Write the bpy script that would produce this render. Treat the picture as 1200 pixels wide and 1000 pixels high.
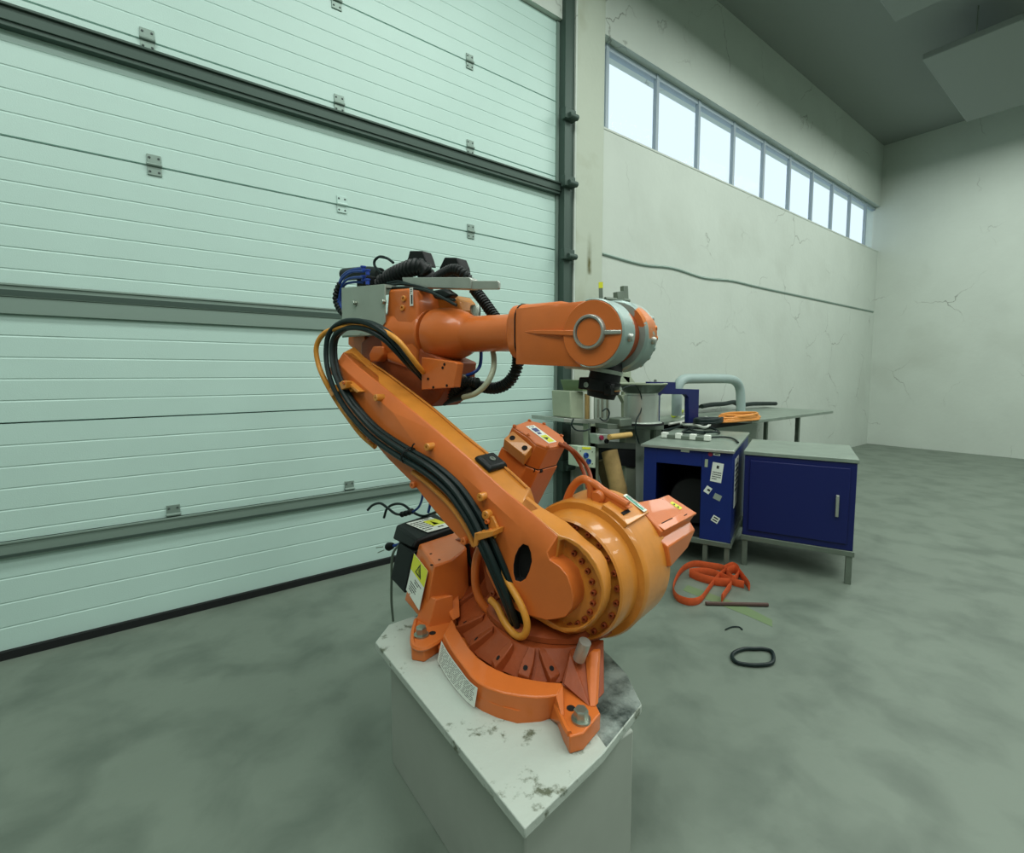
import bpy, bmesh, math, random
from mathutils import Vector, Matrix
random.seed(7)
PI = math.pi
for o in list(bpy.data.objects): bpy.data.objects.remove(o)
SC = bpy.context.scene; COL = SC.collection

# ------------------------------------------------------------------ camera
cam = bpy.data.objects.new('camera', bpy.data.cameras.new('camera')); COL.objects.link(cam)
cam.location = (0, 0, 1.55)
_az = math.radians(52.9); _pt = math.atan(43 / 560)
_f = Vector((math.cos(_az), math.sin(_az), 0)); _r = Vector((math.sin(_az), -math.cos(_az), 0)); _u = Vector((0, 0, 1))
_F = _f * math.cos(_pt) - _u * math.sin(_pt); _U = _u * math.cos(_pt) + _f * math.sin(_pt)
cam.rotation_euler = Matrix((_r, _U, -_F)).transposed().to_euler()
cam.data.sensor_width = 36; cam.data.lens = 560 / 1200 * 36; cam.data.shift_y = -20 / 1200
cam.data.clip_start = 0.05
SC.camera = cam
# ------------------------------------------------------------------ world, light, exposure
w = bpy.data.worlds.new('sky'); SC.world = w; w.use_nodes = True
w.node_tree.nodes['Background'].inputs[0].default_value = (0.78, 0.93, 1.0, 1)
w.node_tree.nodes['Background'].inputs[1].default_value = 1.12
SC.view_settings.view_transform = 'Standard'; SC.view_settings.look = 'None'
SC.view_settings.gamma = 1; SC.view_settings.use_curve_mapping = False
SC.view_settings.exposure = 0.0
ROOM = (-4.0, 12.5, -6.5, 3.6, 6.3)     # x0 x1 y0 y1 height
ADDED_LAMPS = [(x, y) for x in (-1.6, 2.2, 6.0, 9.8) for y in (-4.2, -1.0, 1.6)]
for i, (x, y) in enumerate(ADDED_LAMPS):
    ld = bpy.data.lights.new('added_hall_light', 'AREA'); ld.shape = 'RECTANGLE'; ld.size = 2.6; ld.size_y = 0.9  # area light of each added lamp, main light of the hall
    ld.energy = 80; ld.color = (0.95, 1.0, 0.95)
    lo = bpy.data.objects.new('added_hall_light', ld); COL.objects.link(lo); lo.location = (x, y, 5.70)

# ------------------------------------------------------------------ helpers
def lin(c):
    return tuple(((v / 255) / 12.92 if v / 255 <= .04045 else ((v / 255 + .055) / 1.055) ** 2.4) for v in c)
def mat(name, rgb, rough=.5, metal=0, var=.0, scale=6, bump=0, bscale=60, coat=0, rgb2=None, thr=None, emis=0, spec=.4):
    m = bpy.data.materials.new(name); m.use_nodes = True; nt = m.node_tree; b = nt.nodes['Principled BSDF']
    c = lin(rgb)
    b.inputs['Base Color'].default_value = (*c, 1); b.inputs['Roughness'].default_value = rough
    b.inputs['Metallic'].default_value = metal; b.inputs['Coat Weight'].default_value = coat
    b.inputs['Specular IOR Level'].default_value = spec
    if emis: b.inputs['Emission Color'].default_value = (*c, 1); b.inputs['Emission Strength'].default_value = emis
    tc = nt.nodes.new('ShaderNodeTexCoord')
    if var or rgb2:
        n = nt.nodes.new('ShaderNodeTexNoise'); n.inputs['Scale'].default_value = scale; n.inputs['Detail'].default_value = 6
        n.inputs['Roughness'].default_value = .65
        nt.links.new(tc.outputs['Object'], n.inputs['Vector'])
        r = nt.nodes.new('ShaderNodeValToRGB'); nt.links.new(n.outputs['Fac'], r.inputs['Fac'])
        if rgb2:
            t = thr or (.5, .6)
            r.color_ramp.elements[0].position = t[0]; r.color_ramp.elements[1].position = t[1]
            r.color_ramp.elements[0].color = (*c, 1); r.color_ramp.elements[1].color = (*lin(rgb2), 1)
        else:
            r.color_ramp.elements[0].position = .3; r.color_ramp.elements[1].position = .7
            r.color_ramp.elements[0].color = (*[v * (1 - var) for v in c], 1); r.color_ramp.elements[1].color = (*[min(1, v * (1 + var)) for v in c], 1)
        nt.links.new(r.outputs['Color'], b.inputs['Base Color'])
    if bump:
        n2 = nt.nodes.new('ShaderNodeTexNoise'); n2.inputs['Scale'].default_value = bscale; n2.inputs['Detail'].default_value = 4
        nt.links.new(tc.outputs['Object'], n2.inputs['Vector'])
        bp = nt.nodes.new('ShaderNodeBump'); bp.inputs['Strength'].default_value = bump; bp.inputs['Distance'].default_value = .01
        nt.links.new(n2.outputs['Fac'], bp.inputs['Height']); nt.links.new(bp.outputs['Normal'], b.inputs['Normal'])
    return m
M = {}
M['orange'] = mat('orange_paint', (202, 106, 44), .38, var=.07, scale=5, bump=.05, bscale=40, coat=.22)
M['orange2'] = mat('orange_paint_ochre_lit', (206, 132, 50), .36, var=.12, scale=7, bump=.05, bscale=30, coat=.3)  # yellower copy: ochre drum, and overhead light put into arm tops and edges
M['orange_d'] = mat('orange_paint_shaded', (146, 68, 30), .48, var=.14, scale=9, bump=.12, bscale=60)  # darker copy of the orange, shade of recessed parts put into the colour
M['orange_hose'] = mat('painted_hose', (205, 140, 50), .45, var=.1, scale=20)
M['black'] = mat('black_rubber', (14, 22, 21), .45, var=.2, scale=30, spec=.3)
M['blackp'] = mat('black_plastic', (12, 16, 16), .55, bump=.1, bscale=200, spec=.25)
M['cable'] = mat('cable_sheath', (18, 34, 33), .42, spec=.3)
M['hole'] = mat('recess_shade_black', (8, 8, 8), .8)  # near black stands in for the shade inside holes and gaps
M['steel'] = mat('zinc_steel', (168, 176, 165), .32, metal=.9, var=.1, scale=40)
M['alu'] = mat('aluminium', (175, 180, 172), .42, metal=.75, var=.08, scale=14, bump=.05)
M['worn'] = mat('worn_wrist_metal', (150, 170, 164), .42, metal=.45, rgb2=(198, 118, 60), scale=7, thr=(.60, .63), bump=.1)
M['greyplate'] = mat('grey_sheet', (158, 170, 158), .5, metal=.35, var=.08, scale=5)
M['white'] = mat('white_label', (222, 228, 218), .5)
M['yellow'] = mat('yellow_label', (215, 218, 50), .5)
M['print'] = mat('black_print', (40, 44, 42), .6)
M['blueprint'] = mat('blue_print', (60, 70, 120), .6)
M['green'] = mat('green_print', (60, 150, 120), .6)
M['bluetube'] = mat('blue_tube', (32, 66, 140), .35)
M['bluefit'] = mat('blue_fitting', (40, 70, 160), .4)
M['whitetube'] = mat('white_hose', (176, 186, 160), .4)
M['door'] = mat('door_sheet', (184, 212, 203), .45, var=.02, scale=3, bump=.08, bscale=160)
M['doorcore'] = mat('door_joint', (70, 84, 80), .7)
M['dalu'] = mat('door_rail_aluminium', (132, 152, 142), .5, metal=.4)
M['strut'] = mat('dark_strut', (66, 84, 76), .55, metal=.3)
M['gasket'] = mat('rubber_gasket', (18, 22, 22), .8)
M['ped'] = mat('pedestal_white_paint', (172, 182, 172), .5, rgb2=(88, 96, 78), scale=11, thr=(.58, .66), bump=.3, bscale=30)
M['pedside'] = mat('pedestal_grey_paint', (150, 158, 148), .6, var=.05, scale=4)
M['galv'] = mat('scratched_bare_steel', (168, 184, 178), .45, metal=.55, rgb2=(62, 76, 72), scale=7, thr=(.40, .62), bump=.4, bscale=22)
M['blue'] = mat('blue_enamel', (14, 36, 104), .42, var=.12, scale=3, bump=.05)
M['darkblue'] = mat('dark_blue_enamel', (8, 22, 84), .45)
M['hoop'] = mat('grey_painted_tube', (150, 170, 166), .45, var=.05)
M['cart_top'] = mat('cart_worktop', (128, 142, 130), .4, metal=.2, var=.18, scale=6)
M['bench'] = mat('bench_metal', (112, 124, 112), .5, metal=.5, var=.15, scale=5)
M['cream'] = mat('cream_paint', (156, 168, 144), .5, var=.08, scale=5)
M['greenhop'] = mat('green_hopper_plastic', (104, 124, 88), .5)
M['chrome'] = mat('brushed_bowl_drum', (190, 198, 190), .3, metal=.7, var=.1, scale=3)
M['darkbowl'] = mat('bowl_steel', (90, 102, 92), .35, metal=.7)
M['wood'] = mat('cardboard_tube', (150, 126, 78), .8, var=.15, scale=12)
M['wood2'] = mat('old_cardboard_tube', (92, 84, 52), .85, var=.2, scale=12)
M['woodroll'] = mat('wooden_rod', (190, 158, 92), .7, var=.12, scale=14)
M['socket'] = mat('socket_box_plastic', (178, 196, 172), .5)
M['socketblue'] = mat('blue_socket', (40, 74, 140), .4)
M['red'] = mat('red_button', (140, 40, 70), .4)
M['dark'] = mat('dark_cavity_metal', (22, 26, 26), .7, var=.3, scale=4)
M['ocable'] = mat('orange_flex', (214, 142, 62), .5)
M['strap'] = mat('orange_webbing', (196, 82, 36), .75, var=.12, scale=30)
M['rust'] = mat('rusty_bar', (84, 66, 60), .6, metal=.4)
M['limeg'] = mat('lime_plastic', (168, 186, 50), .5)
M['lamp'] = mat('lamp_diffuser', (235, 255, 235), .5, emis=3)
M['frame'] = mat('window_frame_grey', (150, 166, 174), .5)
gl = bpy.data.materials.new('window_glass'); gl.use_nodes = True
b_ = gl.node_tree.nodes['Principled BSDF']; b_.inputs['Transmission Weight'].default_value = 1; b_.inputs['Roughness'].default_value = .02
b_.inputs['IOR'].default_value = 1.02; b_.inputs['Base Color'].default_value = (.95, .98, 1, 1)
M['glass'] = gl

def plaster(name, base, stain, s1, dark):
    m = mat(name, base, .75, var=.04, scale=1.2, bump=.25, bscale=14); nt = m.node_tree; b = nt.nodes['Principled BSDF']
    tc = [n for n in nt.nodes if n.type == 'TEX_COORD'][0]
    old = b.inputs['Base Color'].links[0].from_socket
    n = nt.nodes.new('ShaderNodeTexNoise'); n.inputs['Scale'].default_value = s1; n.inputs['Detail'].default_value = 8; n.inputs['Distortion'].default_value = .3
    nt.links.new(tc.outputs['Object'], n.inputs['Vector'])
    r = nt.nodes.new('ShaderNodeValToRGB'); r.color_ramp.elements[0].position = dark; r.color_ramp.elements[1].position = dark + .25
    r.color_ramp.elements[0].color = (0, 0, 0, 1); r.color_ramp.elements[1].color = (1, 1, 1, 1)
    nt.links.new(n.outputs['Fac'], r.inputs['Fac'])
    mx = nt.nodes.new('ShaderNodeMixRGB'); mx.inputs['Color2'].default_value = (*lin(stain), 1)
    nt.links.new(r.outputs['Color'], mx.inputs['Fac']); nt.links.new(old, mx.inputs['Color1']); nt.links.new(mx.outputs['Color'], b.inputs['Base Color'])
    return m
M['wall'] = plaster('plaster_wall', (190, 200, 190), (178, 187, 176), .8, .55)
M['pillar'] = plaster('concrete_pillar', (178, 188, 172), (150, 154, 128), 1.6, .56)
def add_layer(m, fac, rgb):
    nt = m.node_tree; b = nt.nodes['Principled BSDF']; old = b.inputs['Base Color'].links[0].from_socket
    mx = nt.nodes.new('ShaderNodeMixRGB'); mx.inputs['Color2'].default_value = (*lin(rgb), 1)
    nt.links.new(fac, mx.inputs['Fac']); nt.links.new(old, mx.inputs['Color1']); nt.links.new(mx.outputs['Color'], b.inputs['Base Color'])
def mathn(nt, op, x, y=None, clamp=False):
    n = nt.nodes.new('ShaderNodeMath'); n.operation = op; n.use_clamp = clamp
    for i, v in enumerate((x, y)):
        if v is None: continue
        if isinstance(v, (int, float)): n.inputs[i].default_value = v
        else: nt.links.new(v, n.inputs[i])
    return n.outputs[0]
# rust-brown run mark on the pillar
nt = M['pillar'].node_tree; g = nt.nodes.new('ShaderNodeNewGeometry'); sx = nt.nodes.new('ShaderNodeSeparateXYZ'); nt.links.new(g.outputs['Position'], sx.inputs[0])
ns = nt.nodes.new('ShaderNodeTexNoise'); ns.inputs['Scale'].default_value = 9; nt.links.new(g.outputs['Position'], ns.inputs['Vector'])
dx = mathn(nt, 'ABSOLUTE', mathn(nt, 'SUBTRACT', sx.outputs[0], 3.705))
wx = mathn(nt, 'SUBTRACT', 1, mathn(nt, 'DIVIDE', dx, .045), True)
up_ = mathn(nt, 'SUBTRACT', 1, mathn(nt, 'DIVIDE', mathn(nt, 'SUBTRACT', sx.outputs[2], 2.60), .42), True)
lo_ = mathn(nt, 'DIVIDE', mathn(nt, 'SUBTRACT', sx.outputs[2], 2.56), .05, True)
fc = mathn(nt, 'MULTIPLY', mathn(nt, 'MULTIPLY', wx, mathn(nt, 'MULTIPLY', up_, lo_)), mathn(nt, 'MULTIPLY', ns.outputs['Fac'], 2.4), True)
add_layer(M['pillar'], fc, (84, 82, 34))
# hairline cracks in the wall plaster
nt = M['wall'].node_tree; g = nt.nodes.new('ShaderNodeNewGeometry')
n1 = nt.nodes.new('ShaderNodeTexNoise'); n1.inputs['Scale'].default_value = 2.5; n1.inputs['Detail'].default_value = 5; nt.links.new(g.outputs['Position'], n1.inputs['Vector'])
vm = nt.nodes.new('ShaderNodeVectorMath'); vm.operation = 'MULTIPLY_ADD'; nt.links.new(n1.outputs['Color'], vm.inputs[0]); vm.inputs[1].default_value = (.5, .5, .5); nt.links.new(g.outputs['Position'], vm.inputs[2])
vo = nt.nodes.new('ShaderNodeTexVoronoi'); vo.feature = 'DISTANCE_TO_EDGE'; vo.inputs['Scale'].default_value = .9; nt.links.new(vm.outputs[0], vo.inputs['Vector'])
n2 = nt.nodes.new('ShaderNodeTexNoise'); n2.inputs['Scale'].default_value = 1.1; nt.links.new(g.outputs['Position'], n2.inputs['Vector'])
ck = mathn(nt, 'MULTIPLY', mathn(nt, 'SUBTRACT', 1, mathn(nt, 'DIVIDE', vo.outputs['Distance'], .008), True), mathn(nt, 'MULTIPLY', mathn(nt, 'SUBTRACT', n2.outputs['Fac'], .5), 6, True), True)
add_layer(M['wall'], ck, (120, 126, 116))
M['floor'] = plaster('concrete_floor', (108, 120, 108), (90, 102, 91), 3.6, .44)
M['floor'].node_tree.nodes['Principled BSDF'].inputs['Roughness'].default_value = .5
M['ceil'] = mat('ceiling_white', (136, 144, 138), .8)

def finish(name, bm, m, parent=None, world=False, smooth=35, bevel=0, extra=None, seg=2):
    bmesh.ops.remove_doubles(bm, verts=bm.verts, dist=1e-6)
    bmesh.ops.recalc_face_normals(bm, faces=bm.faces)
    if world and parent is not None:
        bm.transform(wmat(parent).inverted())
    off = None
    if parent is None:
        xs = [v.co for v in bm.verts]
        off = Vector((sum(v.x for v in xs) / len(xs), sum(v.y for v in xs) / len(xs), min(v.z for v in xs)))
        bm.transform(Matrix.Translation(-off))
    me = bpy.data.meshes.new(name); bm.to_mesh(me); bm.free()
    me.materials.append(M[m])
    for e in (extra or []): me.materials.append(M[e])
    if smooth:
        me.shade_smooth(); me.set_sharp_from_angle(angle=math.radians(smooth))
    o = bpy.data.objects.new(name, me); COL.objects.link(o)
    if off is not None: o.location = off
    if parent is not None: o.parent = parent
    if bevel:
        md = o.modifiers.new('bevel', 'BEVEL'); md.width = bevel; md.segments = seg; md.limit_method = 'ANGLE'; md.angle_limit = math.radians(38)
        md.harden_normals = False
    return o
def wmat(o):
    m = Matrix.LocRotScale(o.location, o.rotation_euler, o.scale)
    return wmat(o.parent) @ m if o.parent else m
def empty(name, loc, rz=0):
    o = bpy.data.objects.new(name, None); COL.objects.link(o); o.location = loc; o.rotation_euler = (0, 0, rz); o.empty_display_size = .1
    return o
def tag(o, label, cat, group=None):
    o['label'] = label; o['category'] = cat
    if group: o['group'] = group
    return o
def structure(o): o['kind'] = 'structure'; return o

def bm_hull(pts, bm=None):
    bm = bm or bmesh.new(); vs = [bm.verts.new(p) for p in pts]
    r = bmesh.ops.convex_hull(bm, input=vs)
    bad = [g for g in r['geom_interior'] if isinstance(g, bmesh.types.BMVert)]
    if bad: bmesh.ops.delete(bm, geom=bad, context='VERTS')
    bmesh.ops.dissolve_limit(bm, angle_limit=math.radians(1), verts=bm.verts, edges=bm.edges)
    return bm
def bm_box(lo, hi, bm=None, mi=0):
    bm = bm or bmesh.new(); x0, y0, z0 = lo; x1, y1, z1 = hi
    v = [bm.verts.new(p) for p in ((x0,y0,z0),(x1,y0,z0),(x1,y1,z0),(x0,y1,z0),(x0,y0,z1),(x1,y0,z1),(x1,y1,z1),(x0,y1,z1))]
    for f in ((3,2,1,0),(4,5,6,7),(0,1,5,4),(1,2,6,5),(2,3,7,6),(3,0,4,7)):
        bm.faces.new([v[i] for i in f]).material_index = mi
    return bm
def bm_layers(loops, bm=None, hole=None, hole_depth=None, hmi=0):
    """loops: list of 3D point loops with equal counts, bridged and capped; hole: 3D loop cut into first cap"""
    bm = bm or bmesh.new()
    L = [[bm.verts.new(p) for p in lp] for lp in loops]
    n = len(L[0])
    for a, b in zip(L[:-1], L[1:]):
        for i in range(n):
            j = (i + 1) % n
            bm.faces.new((a[i], a[j], b[j], b[i]))
    bm.faces.new(L[-1])
    if hole:
        hv = [bm.verts.new(p) for p in hole]
        ed = [bm.edges.get((L[0][i], L[0][(i + 1) % n])) for i in range(n)]
        ed += [bm.edges.new((hv[i], hv[(i + 1) % len(hv)])) for i in range(len(hv))]
        bmesh.ops.triangle_fill(bm, edges=ed, use_beauty=True)
        hb = [bm.verts.new(Vector(p) + Vector(hole_depth)) for p in hole]
        m = len(hv)
        for i in range(m):
            j = (i + 1) % m
            bm.faces.new((hv[i], hv[j], hb[j], hb[i])).material_index = hmi
        bm.faces.new(hb).material_index = hmi
    else:
        bm.faces.new(L[0])
    return bm
def S(poly, s): return [(u, s, z) for u, z in poly]           # profile in the arm plane
def bm_sprism(poly, s0, s1, bm=None, **k): return bm_layers([S(poly, s0), S(poly, s1)], bm, **k)
def bm_zprism(poly, z0, z1, bm=None): return bm_layers([[(x, y, z0) for x, y in poly], [(x, y, z1) for x, y in poly]], bm)
def bm_yprism(poly, y0, y1, bm=None): return bm_layers([[(x, y0, z) for x, z in poly], [(x, y1, z) for x, z in poly]], bm)
def frame_of(d):
    d = Vector(d).normalized(); a = Vector((0, 0, 1)) if abs(d.z) < .9 else Vector((1, 0, 0))
    e1 = a.cross(d).normalized(); e2 = d.cross(e1); return d, e1, e2
def bm_lathe(o, d, prof, n=48, bm=None, a0=0, a1=2 * PI, cap=True):
    """prof: (t, r) along axis d from o"""
    bm = bm or bmesh.new(); o = Vector(o); d, e1, e2 = frame_of(d); full = abs(a1 - a0 - 2 * PI) < 1e-6
    rings = []
    cnt = n if full else n + 1
    for t, r in prof:
        rings.append([bm.verts.new(o + d * t + (e1 * math.cos(a0 + (a1 - a0) * i / n) + e2 * math.sin(a0 + (a1 - a0) * i / n)) * max(r, 1e-5)) for i in range(cnt)])
    for a, b in zip(rings[:-1], rings[1:]):
        for i in range(n):
            j = (i + 1) % cnt
            bm.faces.new((a[i], a[j], b[j], b[i]))
    if cap and full:
        if prof[0][1] > 1e-4: bm.faces.new(rings[0])
        if prof[-1][1] > 1e-4: bm.faces.new(rings[-1])
    return bm
def bm_cyl(p0, p1, r, n=16, bm=None, r1=None):
    p0 = Vector(p0); p1 = Vector(p1); d = p1 - p0
    return bm_lathe(p0, d, [(0, r), (d.length, r if r1 is None else r1)], n, bm)
def smooth_path(pts, k=6):
    P = [Vector(p) for p in pts]; out = []
    Q = [P[0] * 2 - P[1]] + P + [P[-1] * 2 - P[-2]]
    for i in range(1, len(Q) - 2):
        a, b, c, d = Q[i - 1:i + 3]
        for j in range(k):
            t = j / k
            out.append(.5 * ((2 * b) + (c - a) * t + (2 * a - 5 * b + 4 * c - d) * t * t + (3 * b - a - 3 * c + d) * t ** 3))
    out.append(P[-1]); return out
def resample(pts, step):
    out = [pts[0]]; acc = 0
    for a, b in zip(pts[:-1], pts[1:]):
        L = (b - a).length; t = step - acc
        while t <= L:
            out.append(a.lerp(b, t / L)); t += step
        acc = (acc + L) % step
    return out
def bm_tube(pts, r, n=10, bm=None, k=6, radf=None, sx=1, sy=1, raw=False, up=None):
    bm = bm or bmesh.new(); P = [Vector(p) for p in pts] if raw else smooth_path(pts, k)
    T = [(P[min(i + 1, len(P) - 1)] - P[max(i - 1, 0)]).normalized() for i in range(len(P))]
    _, e1, e2 = frame_of(T[0]); rings = []
    for i, (p, t) in enumerate(zip(P, T)):
        if up is not None:
            e2 = (Vector(up) - t * t.dot(Vector(up))).normalized(); e1 = e2.cross(t)
        else:
            e1 = (e1 - t * e1.dot(t)).normalized(); e2 = t.cross(e1)
        rr = radf(i) if radf else r
        rings.append([bm.verts.new(p + (e1 * math.cos(2 * PI * j / n) * sx + e2 * math.sin(2 * PI * j / n) * sy) * rr) for j in range(n)])
    for a, b in zip(rings[:-1], rings[1:]):
        for j in range(n): bm.faces.new((a[j], a[(j + 1) % n], b[(j + 1) % n], b[j]))
    bm.faces.new(rings[0]); bm.faces.new(rings[-1]); return bm
def bm_corr(pts, r, pitch=.014, n=16, bm=None):
    P = resample(smooth_path(pts, 10), pitch / 4)
    f = lambda i: r * (1.0, 1.0, .80, .80)[i % 4]
    return bm_tube(P, r, n, bm, radf=f, raw=True)
def arc(c, r, a0, a1, n): return [(c[0] + r * math.cos(math.radians(a0 + (a1 - a0) * i / n)), c[1] + r * math.sin(math.radians(a0 + (a1 - a0) * i / n))) for i in range(n + 1)]
def bolt(p, d, r, h, parent, name='cap_screw', m='orange', world=False):
    """socket head cap screw: p = point where the head sits, d = outwards"""
    bm = bm_lathe(p, d, [(0, r), (h * .85, r), (h, r * .88), (h, r * .5), (h * .35, r * .5), (h * .35, 0)], 12)
    return finish(name, bm, m, parent, world=world)
def hexbolt(p, d, r, h, parent, name='anchor_bolt', m='steel'):
    bm = bm_lathe(p, d, [(0, r * 1.35), (h * .18, r * 1.35)], 20)
    bm_lathe(Vector(p) + Vector(d) * h * .18, d, [(0, r), (h * .7, r), (h * .82, r * .86)], 6, bm)
    return finish(name, bm, m, parent, smooth=25)
def decal(name, p, ex, ey, w, h, marks, parent, base='white', mats=('print',), world=False, th=.0012, poly=None, fn=None):
    """thin sticker: p = centre, ex/ey = unit axes, marks = (material index, [(x,y)...]) in -.5...5 units"""
    p = Vector(p); ex = Vector(ex).normalized(); ey = Vector(ey).normalized(); nn = ex.cross(ey).normalized(); ey = nn.cross(ex)
    F = fn or (lambda a, b, t: p + ex * (a * w) + ey * (b * h) + nn * t)
    bm = bmesh.new(); N = 10 if fn else 1
    def sheet(q, mi, t0, t1):
        # q: quad/poly in label units. curved labels are split into strips along x
        if fn and len(q) == 4:
            x0, x1 = q[0][0], q[1][0]; k = max(1, int(abs(x1 - x0) * N))
            for i in range(k):
                a = x0 + (x1 - x0) * i / k; b = x0 + (x1 - x0) * (i + 1) / k
                vs = [bm.verts.new(F(x, y, t1)) for x, y in ((a, q[0][1]), (b, q[0][1]), (b, q[2][1]), (a, q[2][1]))]
                bm.faces.new(vs).material_index = mi
        else:
            top = [bm.verts.new(F(x, y, t1)) for x, y in q]; bot = [bm.verts.new(F(x, y, t0)) for x, y in q]
            f = bm.faces.new(top); f.material_index = mi
            for i in range(len(q)):
                j = (i + 1) % len(q); bm.faces.new((bot[i], bot[j], top[j], top[i])).material_index = mi
    sheet(poly or [(-.5, -.5), (.5, -.5), (.5, .5), (-.5, .5)], 0, 0, th)
    for mi, q in marks: sheet(q, mi + 1, th, th + .0005)
    me = bpy.data.meshes.new(name)
    if world and parent is not None: bm.transform(wmat(parent).inverted())
    off = None
    bm.to_mesh(me); bm.free(); me.materials.append(M[base])
    for m in mats: me.materials.append(M[m])
    o = bpy.data.objects.new(name, me); COL.objects.link(o); o.parent = parent
    return o
def R(x0, y0, x1, y1): return [(x0, y0), (x1, y0), (x1, y1), (x0, y1)]
def textlines(x0, x1, y0, y1, n, mi=0, seed=1, fill=.45):
    rnd = random.Random(seed); out = []; st = (y1 - y0) / n
    for i in range(n):
        y = y1 - st * (i + .5); x = x0; end = x1 if i < n - 1 else x0 + (x1 - x0) * .6
        while x < end - .02:
            wd = rnd.uniform(.04, .11); xe = min(end, x + wd)
            out.append((mi, R(x, y - st * fill / 2, xe, y + st * fill / 2))); x = xe + .018
    return out

# ================================================================== THE HALL
x0, x1, y0, y1, hz = ROOM
structure(finish('floor', bm_box((x0, y0, -.2), (x1, y1 + .3, 0)), 'floor'))
structure(finish('ceiling', bm_box((x0, y0, hz), (x1, y1 + .3, hz + .15)), 'ceil'))
structure(finish('wall_left', bm_box((x0 - .2, y0, 0), (x0, y1 + .3, hz)), 'ceil'))
structure(finish('wall_right', bm_box((x1, y0, 0), (x1 + .2, y1 + .3, hz)), 'wall'))
structure(finish('wall_front', bm_box((x0, y0 - .2, 0), (x1, y0, hz)), 'ceil'))
# back wall: door opening x DX0..DX1, window strip above the sill on the right
DX0, DX1, DZ = -1.6, 3.36, 4.95
SILL, WTOP = 4.13, 5.06
bm = bm_box((x0, y1, 0), (DX0 - .02, y1 + .3, hz))
bm_box((DX0 - .02, y1, DZ), (3.5, y1 + .3, hz), bm)
bm_box((3.5, y1, 0), (x1, y1 + .3, SILL), bm)
bm_box((3.5, y1, WTOP), (x1, y1 + .3, hz), bm)
bm_box((DX1 + .02, y1 + .02, 0), (3.5, y1 + .3, DZ), bm)
structure(finish('wall_back', bm, 'wall', smooth=0))
structure(finish('wall_pillar', bm_box((3.50, y1 - .035, 0), (3.905, y1 + .3, hz)), 'pillar', bevel=.012))
# thin grey line across the plaster, built as a tube
bm = bm_tube([(3.91, y1, 2.825), (4.6, y1, 2.80), (5.2, y1, 2.835), (5.9, y1, 2.80), (6.6, y1, 2.84), (7.4, y1, 2.835), (9, y1, 2.84), (12.4, y1, 2.85)], .018, 8)
structure(finish('trim_1', bm, 'dalu'))

# ---- window strip
win = structure(empty('window_1', (3.905, y1 + .12, SILL)))
sill = structure(finish('window_sill', bm_box((3.905, y1 - .006, SILL - .02), (x1, y1 + .14, SILL + .004)), 'wall', win, world=True, bevel=.004))
xs = [3.2 + .885 * i for i in range(1, 11)]
finish('window_frame', bm_box((3.905, y1 + .09, WTOP - .06), (x1, y1 + .16, WTOP), bm_box((3.905, y1 + .09, SILL), (x1, y1 + .16, SILL + .035))), 'frame', win, world=True)
xs = [4.07 + .877 * i for i in range(0, 10)]
for x in xs:
    finish('mullion', bm_box((x - .024, y1 + .08, SILL), (x + .024, y1 + .13, WTOP)), 'frame', win, world=True)
pr = 3.905
for x in xs + [x1]:
    if x - pr > .1: finish('pane', bm_box((pr + .02, y1 + .115, SILL + .03), (x - .02, y1 + .121, WTOP - .05)), 'glass', win, world=True, smooth=0)
    pr = x

# ---- sectional door
door = structure(empty('door_1', (.9, y1, 0)))
joints = [0.03, .575, 1.28, 1.98, 2.78, 3.49, 4.2, 4.95]
PD = y1 + .05
for a, b in zip(joints[:-1], joints[1:]):
    # ribbed sheet: pressed grooves every .118 m
    n = max(2, round((b - a - .02) / .118)); st = (b - a - .006) / n; prof = []
    z = a + .003
    prof.append((PD + .008, z)); prof.append((PD, z + .003))
    for i in range(1, n):
        g = z + st * i
        prof += [(PD, g - .006), (PD + .0028, g - .001), (PD + .0028, g + .002), (PD, g + .006)]
    prof += [(PD, b - .005), (PD + .008, b - .003), (PD + .045, b - .003), (PD + .045, z)]
    L = [[(x, y, zz) for y, zz in prof] for x in (DX0, DX1 - .05)]
    finish('door_panel', bm_layers(L), 'door', door, world=True, smooth=25)
finish('joint_core', bm_box((DX0, PD + .02, .03), (DX1 - .05, PD + .035, 4.95)), 'doorcore', door, world=True)
def rail(z, h, name='door_rail', m='dalu', proud=.02):
    bm = bm_box((DX0, PD - proud, z - h), (DX1 - .06, PD + .005, z + h))
    bm_box((DX0, PD - proud - .008, z + h - .012), (DX1 - .06, PD, z + h), bm)
    bm_box((DX0, PD - proud - .008, z - h), (DX1 - .06, PD, z - h + .01), bm)
    return finish(name, bm, m, door, world=True, bevel=.002)
rail(.60, .045); rail(1.985, .035)
finish('rail_seal', bm_box((DX0, PD - .03, 1.955), (DX1 - .06, PD - .01, 1.985), bm_box((DX0, PD - .03, .56), (DX1 - .06, PD - .01, .575))), 'strut', door, world=True)
finish('rail_hem', bm_box((DX0, PD - .022, 1.86), (DX1 - .06, PD, 1.95)), 'dalu', door, world=True, bevel=.003)
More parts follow.
